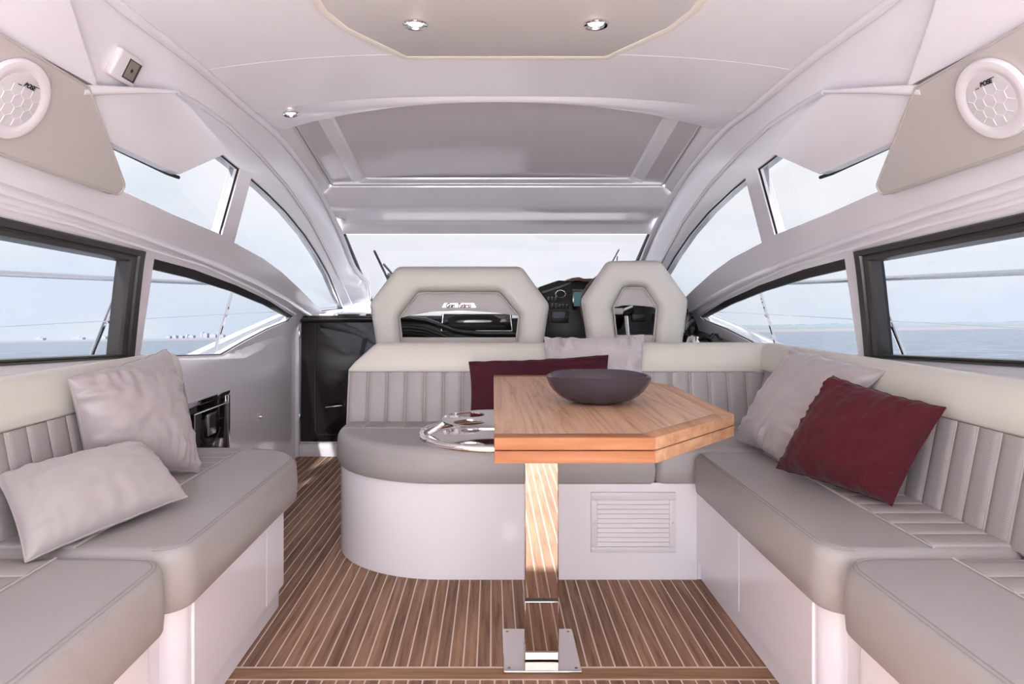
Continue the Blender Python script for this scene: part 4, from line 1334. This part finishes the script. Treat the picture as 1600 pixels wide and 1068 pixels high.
m = MB(); m.box((0.03, 1.80, 0.0005), (0.252, 2.035, 0.010), 0.003, 2)
bp = m.build('base_plate', M['plate'], te, smooth=20)
for x in (0.045, 0.237):
    for y in (1.817, 2.018):
        m = MB(); m.lathe([(0.0, 0.0012), (0.004, 0.001), (0.0055, 0.0)], (x, y, 0.0105), 10); m.build('screw', M['steel'], bp)
# cup holder tray on the left edge
ce = empty('cup_holder', (0.0, 2.0 * KT, TZ - 0.05), None); ce.parent = te; ce.matrix_parent_inverse = world_of(te).inverted()
RZ = H - 0.413 * KT
CY = 2.0 * KT
R1 = 0.215 * KT
arc = [Vector((0.03, CY - R1, RZ))] + [Vector((-R1 * math.sin(math.pi * k / 28) * 1.03, CY - R1 * math.cos(math.pi * k / 28), RZ)) for k in range(29)] + [Vector((0.03, CY + R1, RZ))]
m = MB(); m.tube(arc, 0.0092, 12, up=(0, 0, 1)); m.build('holder_rail', M['chrome'], ce)
def half_plate(R_, hl, z, th, name, x1=0.03):
    out = [(x1, CY - R_)] + [(-R_ * math.sin(math.pi * k / 28), CY - R_ * math.cos(math.pi * k / 28)) for k in range(29)] + [(x1, CY + R_)]
    out = out[::-1]
    hs_ = [[(cx + r * math.cos(2 * math.pi * k / 28), cy + r * math.sin(2 * math.pi * k / 28)) for k in range(28)] for cx, cy, r in hl]
    V2, T = cdt(out, hs_, 0.05)
    shell(V2, T, lambda v: Vector((v[0], v[1], z)), lambda v: Vector((v[0], v[1], z - th))).build(name, M['chrome'], ce, smooth=30)
half_plate(0.160 * KT, [(-0.072 * KT, 2.066 * KT, 0.046 * KT), (-0.072 * KT, 1.934 * KT, 0.046 * KT)], H - 0.366 * KT, 0.004, 'cup_plate')
half_plate(0.206 * KT, [(-0.072 * KT, 2.064 * KT, 0.030 * KT)], RZ - 0.004, 0.003, 'lower_tray')
m = MB(); m.tube([Vector((-0.125, CY, TZ - 0.008)), Vector((-0.142, CY, TZ - 0.025)), Vector((-0.172, CY, RZ))], 0.006, 8); m.build('holder_strut', M['chrome'], ce)

# bowl -------------------------------------------------------------------
m = MB(); bc = Vector((0.377 * KT, 2.285 * KT, TZ + 0.0008))
prof_b = [(r * KT, z * KT) for r, z in [(0.0, 0.0), (0.060, 0.0), (0.082, 0.003), (0.112, 0.013), (0.138, 0.029), (0.158, 0.049), (0.172, 0.071), (0.181, 0.096), (0.1835, 0.1025), (0.180, 0.1045), (0.173, 0.098), (0.162, 0.076), (0.143, 0.050), (0.11, 0.028), (0.06, 0.014), (0.0, 0.011)]]
rows = []
for r, z in prof_b:
    row = []
    for k in range(56):
        th = 2 * math.pi * k / 56
        tip = abs(math.cos(th)) ** 6
        row.append(bc + Vector((r * math.cos(th) * 1.02, r * math.sin(th) * 0.84, z * (1 - 0.09 * tip))))
    rows.append(row)
m.grid(rows, close_u=True)
tag(m.build('serving_bowl', M['bowl'], smooth=60), 'dark plum oval serving bowl on the teak table', 'bowl')

# ================================================================== HELM
def puff(poly, holes, R_, T, step, fn):
    """soft-edged slab: poly and holes in a plane, fn(u, v, depth) -> point"""
    poly = dens(poly, step); holes = [dens(h, step) for h in holes]
    V2, Tr = cdt(poly, holes, step)
    hh = []
    for (x, y) in V2:
        d = min(segdist(x, y, l) for l in [poly] + holes)
        t = min(1.0, d / R_)
        hh.append(T * math.sqrt(max(0, 1 - (1 - t) ** 2)))
    n0 = len(V2)
    V = [fn(x, y, -h) for (x, y), h in zip(V2, hh)]
    onb = [h < 1e-6 for h in hh]
    idx = []
    for i, ((x, y), h) in enumerate(zip(V2, hh)):
        if onb[i]: idx.append(i)
        else: idx.append(len(V)); V.append(fn(x, y, h))
    Fc = list(Tr) + [tuple(idx[i] for i in reversed(t)) for t in Tr]
    m = MB(); m.add(V, Fc); return m

YH = 3.36
def hp(px, py): 
    p = P(px, py, YH); return (p.x, p.z)
def rp_(pts, r, seg=5):
    """pixel outline (clockwise on screen) -> rounded polygon in X,Z"""
    q = [hp(*p) for p in pts]
    area = sum(q[i - 1][0] * q[i][1] - q[i][0] * q[i - 1][1] for i in range(len(q)))
    if area < 0: q = q[::-1]
    return round_poly([(x, z, r) for x, z in q], seg)
def helm_fn(x, z, d): return Vector((x, YH + 0.06 + d + (z - 1.0) * 0.10, z))

def helm_seat(label, outer_px, hole_px, panel_px, rail_px, seat_w, xm):
    e = empty('pilot_chair', (xm, YH + 0.2, 0.0), label, 'chair', 'cream helm chairs')
    puff(rp_(outer_px, 0.05), [rp_(hole_px, 0.025, 3)], 0.050, 0.055, 0.017, helm_fn).build('back_shell', M['cream'], e, smooth=80)
    # recessed grey panel that fills the head of the opening
    q = [hp(*p) for p in panel_px]
    m = MB(); m.prism([helm_fn(x, z, -0.004) for x, z in q], (0, 0.045, 0), 0.004)
    pn = m.build('inner_panel', M['greypanel'], e, smooth=30)
    (x0_, z0_), (x1_, z1_) = hp(*rail_px[0]), hp(*rail_px[1])
    m = MB(); m.box((x0_, YH + 0.03, min(z0_, z1_)), (x1_, YH + 0.08, max(z0_, z1_)), 0.005); m.build('bottom_rail', M['greypanel'], e)
    # grey edging round the opening
    lp = [helm_fn(x, z, -0.020) for x, z in offset_poly(rp_(hole_px, 0.025, 3), 0.003)]
    m = MB(); m.tube(lp, 0.004, 6, closed=True, up=(0, 1, 0)); m.build('opening_trim', M['piping'], e)
    # seat squab, box and column, hidden behind the sofa
    m = MB(); pad(round_poly([(xm - seat_w / 2, YH + 0.10, 0.06), (xm + seat_w / 2, YH + 0.10, 0.06), (xm + seat_w / 2, YH + 0.58, 0.08), (xm - seat_w / 2, YH + 0.58, 0.08)], 6), 0.66, 0.80, 0.04, m=m); m.build('squab', M['cream'], e, smooth=60)
    m = MB(); m.box((xm - seat_w / 2 + 0.06, YH + 0.12, 0.0), (xm + seat_w / 2 - 0.06, YH + 0.50, 0.66), 0.02); m.build('pedestal', M['gel'], e)
    m = MB(); m.box((xm - seat_w * 0.46, YH + 0.05, 0.60), (xm + seat_w * 0.46, YH + 0.115, 0.846), 0.015); m.build('back_base', M['cream'], e)
    return e, pn
e1, pn1 = helm_seat('wide cream double helm seat with a badge, left of the two',
    [(617, 415), (816, 415), (860, 476), (846, 560), (590, 560), (574, 474)],
    [(652, 456), (780, 456), (812, 494), (806, 546), (628, 546), (622, 496)],
    [(644, 450), (788, 450), (815, 496), (806, 493), (770, 488), (722, 485), (672, 487), (634, 494), (619, 498)],
    [(625, 528), (809, 540)], 0.86, -0.19)
e2, pn2 = helm_seat('narrow cream single helm seat in front of the wheel',
    [(953, 406), (1038, 405), (1081, 468), (1066, 560), (922, 560), (910, 468)],
    [(978, 448), (1010, 448), (1030, 480), (1022, 545), (966, 545), (960, 480)],
    [(974, 441), (1014, 441), (1033, 484), (1027, 480), (1010, 478), (995, 477), (978, 477), (964, 480), (957, 484)],
    [(962, 524), (1024, 540)], 0.52, 0.76)
# badge on the wide seat
def bpt(px, py, d=-0.0085):
    x, z = hp(px, py); return helm_fn(x, z, d)
be = empty('badge', bpt(717, 476)); be.parent = e1; be.matrix_parent_inverse = world_of(e1).inverted()
m = MB(); m.prism([bpt(689, 480.5), bpt(744, 480.5), bpt(740, 473), bpt(693, 473)], (0, 0.003, 0), 0.0008); m.build('badge_plate', M['steel'], be, smooth=None)
for body, px, mt in (('Gran', 695, 'print'), ('Turismo', 713, 'redprint')):
    cu = bpy.data.curves.new('name', 'FONT'); cu.body = body; cu.size = 0.031; cu.shear = 0.3; cu.extrude = 0.0005; cu.offset = 0.0011; cu.space_character = 0.8
    to = bpy.data.objects.new('name', cu); COL.objects.link(to); bpy.context.view_layer.update()
    me = bpy.data.meshes.new_from_object(to.evaluated_get(bpy.context.evaluated_depsgraph_get())); bpy.data.objects.remove(to)
    me.materials.clear(); me.materials.append(M[mt])
    p = bpt(px, 480, -0.0092)
    inst('badge_lettering', me, be, mat4=Matrix.Translation(p) @ Matrix.Rotation(math.radians(90 - 5.7), 4, 'X') @ Matrix.Diagonal((0.86, 1, 1, 1)))

# dashboard --------------------------------------------------------------
YD = 4.34
d_e = empty('dashboard', (0.2, YD + 0.4, 0.0), 'black dashboard across the bow end of the cabin', 'dashboard')
m = MB()   # top shelf running forward to the windscreen
rows = []
for (Y, z, xl, xr) in ((YD + 0.03, 0.90, -1.33, 1.36), (YD + 0.02, 0.93, -1.33, 1.36), (YD + 0.08, 0.948, -1.33, 1.36), (YD + 0.5, 0.965, -1.22, 1.27), (YE + 0.02, 1.005, -1.09, 1.14), (YE + 0.10, 1.00, -0.9, 0.95)):
    rows.append([Vector((xl + (xr - xl) * k / 20, Y, z)) for k in range(21)])
m.grid(rows); m.build('top_shelf', M['header'], d_e, smooth=40)
m = MB(); m.tube([Vector((x, YD - 0.015, 0.928)) for x in (-1.335, -1.0, -0.6, -0.25)], 0.022, 12, ry=0.024); m.build('edge_ledge', M['black'], d_e)
for xj in (-1.215, -1.05, -0.86):
    m = MB(); m.box((xj, YD - 0.012, 0.948), (xj + 0.14, YD + 0.06, 0.962), 0.004); m.build('ledge_cap', M['header'] if xj < -1.1 else M['dashgrey'], d_e)
m = MB(); m.box((-0.66, YD - 0.04, 0.45), (0.34, YD + 0.02, 0.935), 0.012); m.build('fascia', M['dash'], d_e)
# tray recess with raised rim
ta, tb = P(690, 490, YD - 0.045), P(800, 516, YD - 0.045)
m = MB(); m.box((ta.x, YD - 0.058, tb.z), (tb.x, YD - 0.036, ta.z), 0.006); tr_o = m.build('tray', M['black'], d_e)
for a, b in (((ta.x, tb.z - 0.003), (tb.x, tb.z - 0.003)), ((ta.x, tb.z), (ta.x + 0.012, ta.z)), ((tb.x, tb.z), (tb.x - 0.012, ta.z))):
    m = MB(); m.tube([Vector((a[0], YD - 0.060, a[1])), Vector((b[0], YD - 0.060, b[1]))], 0.0035, 6); m.build('tray_rim', M['steel'], tr_o)
# swept mouldings at the left of the fascia
for k, (dy, r_, mt) in enumerate(((0, 0.020, 'black'), (14, 0.014, 'dashgrey'), (24, 0.018, 'dash'))):
    pts = [P(x, y + dy, YD - 0.06 - 0.004 * k) for x, y in ((600, 497), (640, 497), (664, 500), (690, 509), (714, 517), (745, 521), (812, 522))]
    m = MB(); m.tube(pts, r_, 8); m.build('swept_moulding', M[mt], d_e)
m = MB(); m.box(P(628, 536, YD - 0.05), P(690, 506, YD - 0.02), 0.004); m.build('side_pocket', M['dashgrey'], d_e)

# instrument console in front of the single seat
c_e = empty('helm_console', (0.8, YD, 0.0), 'black helm console with screen, switches and chrome vent', 'helm console')
cons = [(822, 600), (826, 470), (843, 448), (873, 437.5), (890, 439), (935, 440), (1010, 440), (1050, 452), (1086, 488), (1096, 500), (1112, 520), (1150, 545), (1150, 600)]
YF_ = YD - 0.08
m = MB(); m.prism([P(x, y, YF_) for x, y in cons][::-1], (0, 0.42, 0), 0.008); m.build('console_body', M['dash'], c_e, smooth=30)
m = MB(); m.prism([P(x, y, YF_ - 0.004) for x, y in ((846, 455), (876, 446), (892, 440), (893, 442), (877, 449), (848, 458))][::-1], (0, 0.006, 0)); m.build('console_crease', M['dashgrey'], c_e, smooth=None)
# brown sun hood over the screen
m = MB(); m.prism([P(x, y, YF_ - 0.05) for x, y in ((886, 438), (893, 434), (905, 432.5), (912, 435), (932, 434.5), (990, 435), (990, 439), (912, 440), (906, 438), (890, 440))][::-1], (0, 0.30, 0), 0.004); m.build('sun_hood', M['brown'], c_e, smooth=30)
def fbox(px0, py0, px1, py1, d0, d1, bev, name, mt, par):
    a = P(px0, py1, YF_); b = P(px1, py0, YF_)
    m = MB(); m.box((a.x, YF_ - d1, a.z), (b.x, YF_ - d0, b.z), bev); return m.build(name, M[mt], par, smooth=30)
sc_ = fbox(894, 452, 935, 484, 0.0, 0.008, 0.003, 'plotter_bezel', 'black', c_e)
fbox(896.5, 456, 932, 478, 0.008, 0.0095, 0, 'plotter_screen', 'screen', sc_)
m = MB(); m.lathe([(0.030, 0.0), (0.040, 0.004), (0.036, 0.012), (0.030, 0.014), (0.027, 0.006)], P(875.5, 459, YF_), 24, M=Matrix.Rotation(math.radians(90), 3, 'X'), sy=0.75); ar = m.build('air_vent_ring', M['chrome'], c_e)
m = MB(); m.lathe([(0.029, 0.003), (0.015, 0.001), (0.0, 0.0)], P(875.5, 459, YF_), 20, M=Matrix.Rotation(math.radians(90), 3, 'X'), sy=0.75); m.build('air_vent_core', M['blackvoid'], ar)
for px in (854.5, 860, 865.5): fbox(px, 463.5, px + 4.6, 470, 0.0, 0.010, 0.002, 'rocker_switch', 'dashgrey', c_e)
for px in (860.5, 866.2, 872, 877.6, 883.2): fbox(px, 474, px + 4.6, 481.5, 0.0, 0.010, 0.002, 'rocker_switch', 'dashgrey', c_e)
for px, py in ((855, 463.4), (860.5, 463.4), (866, 463.4), (861, 473.8), (866.7, 473.8), (872.5, 475), (878, 475), (883.7, 475)):
    fbox(px, py, px + 3.4, py + 0.9, 0.0095, 0.0112, 0, 'switch_mark', 'stitch', c_e)
ra_ = fbox(861, 485.5, 888, 504, 0.0, 0.022, 0.006, 'radio', 'dashgrey', c_e)
fbox(865.5, 487.5, 882, 493.5, 0.0215, 0.023, 0, 'radio_screen', 'screen2', ra_)
for px in (865, 869.6, 874.2, 878.8, 883.2): fbox(px, 494.6, px + 2.0, 496.0, 0.0215, 0.0235, 0, 'radio_button', 'stitch', ra_)
fbox(987, 490, 1007, 502, 0.0, 0.020, 0.006, 'control_module', 'dashgrey', c_e)
fbox(1020, 490, 1032, 503, 0.0, 0.020, 0.006, 'control_module', 'dashgrey', c_e)
# tilting throttle pod behind, at the right
m = MB(); m.prism([P(x, y, YF_ - 0.12) for x, y in ((1060, 545), (1064, 500), (1074, 486), (1082, 488), (1087, 500), (1088, 545))][::-1], (0, 0.05, 0), 0.012); m.build('pod_cover', M['black'], c_e, smooth=30)

# steering wheel
wc = P(977, 481, YF_ - 0.26); Rw = 0.265
tilt = Matrix.Rotation(math.radians(62), 3, 'X')
w_e = empty('steering_wheel', wc, 'brown leather steering wheel with chrome spokes behind the single seat', 'steering wheel')
m = MB(); m.tube([wc + tilt @ Vector((Rw * math.cos(2 * math.pi * k / 40), Rw * math.sin(2 * math.pi * k / 40), 0)) for k in range(40)], 0.018, 10, closed=True); m.build('rim', M['brown'], w_e)
m = MB(); m.lathe([(0.0, 0.02), (0.05, 0.016), (0.06, 0.0), (0.05, -0.03), (0.0, -0.05)], wc, 24, M=tilt); m.build('hub', M['dash'], w_e)
for a in (150, 30, 270):
    d = Vector((math.cos(math.radians(a)), math.sin(math.radians(a)), 0))
    m = MB(); m.tube([wc + tilt @ (d * 0.05), wc + tilt @ (d * (Rw - 0.012))], 0.012, 8, ry=0.006); m.build('spoke', M['chrome'], w_e)
m = MB(); m.tube([wc + Vector((0, 0.04, -0.02)), wc + Vector((0, 0.26, -0.12))], 0.03, 12); m.build('column', M['dash'], w_e)
# light armrest seen through the opening
a_e = empty('armrest', P(962, 486, 3.80), 'pale padded armrest tip with chrome end seen through the single seat', 'armrest')
m = MB(); m.tube([P(946, 486, 3.80), P(950, 486, 3.80), P(970, 486, 3.80), P(973, 486, 3.80)], [0.012, 0.0185, 0.0185, 0.012], 12, ry=0.0185); m.build('pad', M['cream'], a_e)
m = MB(); m.tube([P(973, 485, 3.80), P(980, 482, 3.82), P(987, 479, 3.86)], 0.010, 10); m.build('chrome_end', M['chrome'], a_e)
m = MB(); m.tube([P(950, 488, 3.80), P(948, 520, 3.80), P(946, 560, 3.80)], 0.012, 8); m.build('stalk', M['steel'], a_e)
# throttle lever beside the seat
t_e = empty('throttle_lever', P(1080, 536, 3.75), 'black throttle lever on a chrome dome by the right window', 'throttle')
m = MB(); m.lathe([(0.0, 0.045), (0.03, 0.04), (0.045, 0.02), (0.05, 0.0)], P(1083, 536, 3.75), 20); m.build('dome', M['chrome'], t_e)
m = MB(); m.tube([P(1081, 530, 3.75), P(1081, 518, 3.75)], 0.010, 8); m.build('stem', M['chrome'], t_e)
m = MB(); m.tube([P(1081, 523, 3.75), P(1081, 521, 3.75), P(1081, 512, 3.75), P(1081, 510, 3.75)], [0.010, 0.0165, 0.0165, 0.012], 12, ry=0.0165); m.build('grip', M['dash'], t_e)
m = MB(); m.box(P(1062, 560, 3.78), P(1130, 535.5, 3.66), 0.01); m.build('throttle_box', M['dash'], t_e)
m = MB(); m.tube([P(1092, 531, 3.72), P(1100, 527, 3.72), P(1108, 529, 3.72), P(1112, 536, 3.72)], 0.012, 8); m.build('second_grip', M['dash'], t_e)
# side pod under the right window
s_e = empty('helm_side_console', P(1130, 540, 3.5), 'black side console along the right window sill', 'side console')
m = MB(); m.prism([Vector((1.20, YD - 0.1, 0.55)), Vector((1.365, YD - 0.1, 0.55)), Vector((1.365, YD - 0.1, 0.86)), Vector((1.24, YD - 0.1, 0.84))], (0, -0.8, -0.05), 0.012); m.build('console_shell', M['dash'], s_e, smooth=30)
pts = [P(1108, 530, 3.72), P(1114, 522, 3.74), P(1120, 522, 3.76), P(1126, 530, 3.74), P(1131, 538, 3.72)]
m = MB(); m.tube(pts, 0.009, 8); m.build('grab_handle', M['black'], s_e)

# locker door in the left side -------------------------------------------
XLk = -1.329
l_e = empty('locker_door', (XLk, 2.98, 0.30), 'black gloss locker door with chrome latch in the left side wall', 'locker door')
def lk(px, py):
    Y = XLk * F / (px - VX); return (Y, H - (py - VY) * Y / F)
ya, yb = lk(290, 628)[0], lk(357, 612)[0]
zt = 0.603; zb = 0.30
def lbox(y0, y1, z0, z1, d0, d1, name, mt, par, bev=0.002):
    m = MB(); m.box((XLk + d0, y0, z0), (XLk + d1, y1, z1), bev); return m.build(name, M[mt], par, smooth=30)
lbox(ya, yb, zb, zt, 0.0, 0.004, 'surround', 'black', l_e)
for (y0, y1, z0, z1) in ((ya, yb, zt - 0.022, zt), (ya, ya + 0.022, zb, zt - 0.022), (yb - 0.022, yb, zb, zt - 0.022)):
    lbox(y0, y1, z0, z1, 0.003, 0.009, 'frame_strip', 'chrome', l_e)
dl = lbox(ya + 0.045, yb - 0.045, zb, zt - 0.05, 0.004, 0.014, 'door_leaf', 'black', l_e, 0.006)
pts = [Vector((XLk + 0.014, y, z)) for y, z in ((ya + 0.05, zb + 0.02), (ya + 0.05, zt - 0.055), (yb - 0.05, zt - 0.055), (yb - 0.05, zb + 0.02))]
m = MB(); m.tube(pts, 0.004, 6); m.build('door_rim', M['steel'], dl)
yc = (ya + yb) / 2 - 0.01
lat = lbox(yc - 0.045, yc + 0.045, zt - 0.175, zt - 0.075, 0.013, 0.022, 'latch', 'steel', dl, 0.004)
lbox(yc - 0.028, yc + 0.028, zt - 0.14, zt - 0.085, 0.0215, 0.0235, 'latch_slot', 'blackvoid', dl, 0.0)
m = MB(); m.tube([Vector((XLk + 0.016, yc + 0.10 * math.cos(t), zt - 0.13 + 0.085 * math.sin(t))) for t in [math.radians(200 + 14 * k) for k in range(11)]], 0.006, 6); m.build('latch_well', M['dashgrey'], dl)
# small switch plate
yk, zk = lk(404, 651)
w_s = empty('switch_plate', (XLk, yk, zk), 'tiny chrome switch plate on the left side wall', 'switch')
m = MB(); m.box((XLk, yk - 0.018, zk - 0.022), (XLk + 0.004, yk + 0.018, zk + 0.022), 0.0015); m.build('plate', M['cowhite'], w_s)
m = MB(); m.tube([Vector((XLk + 0.003, yk, zk)), Vector((XLk + 0.016, yk + 0.004, zk))], 0.008, 8); m.build('toggle', M['chrome'], w_s)
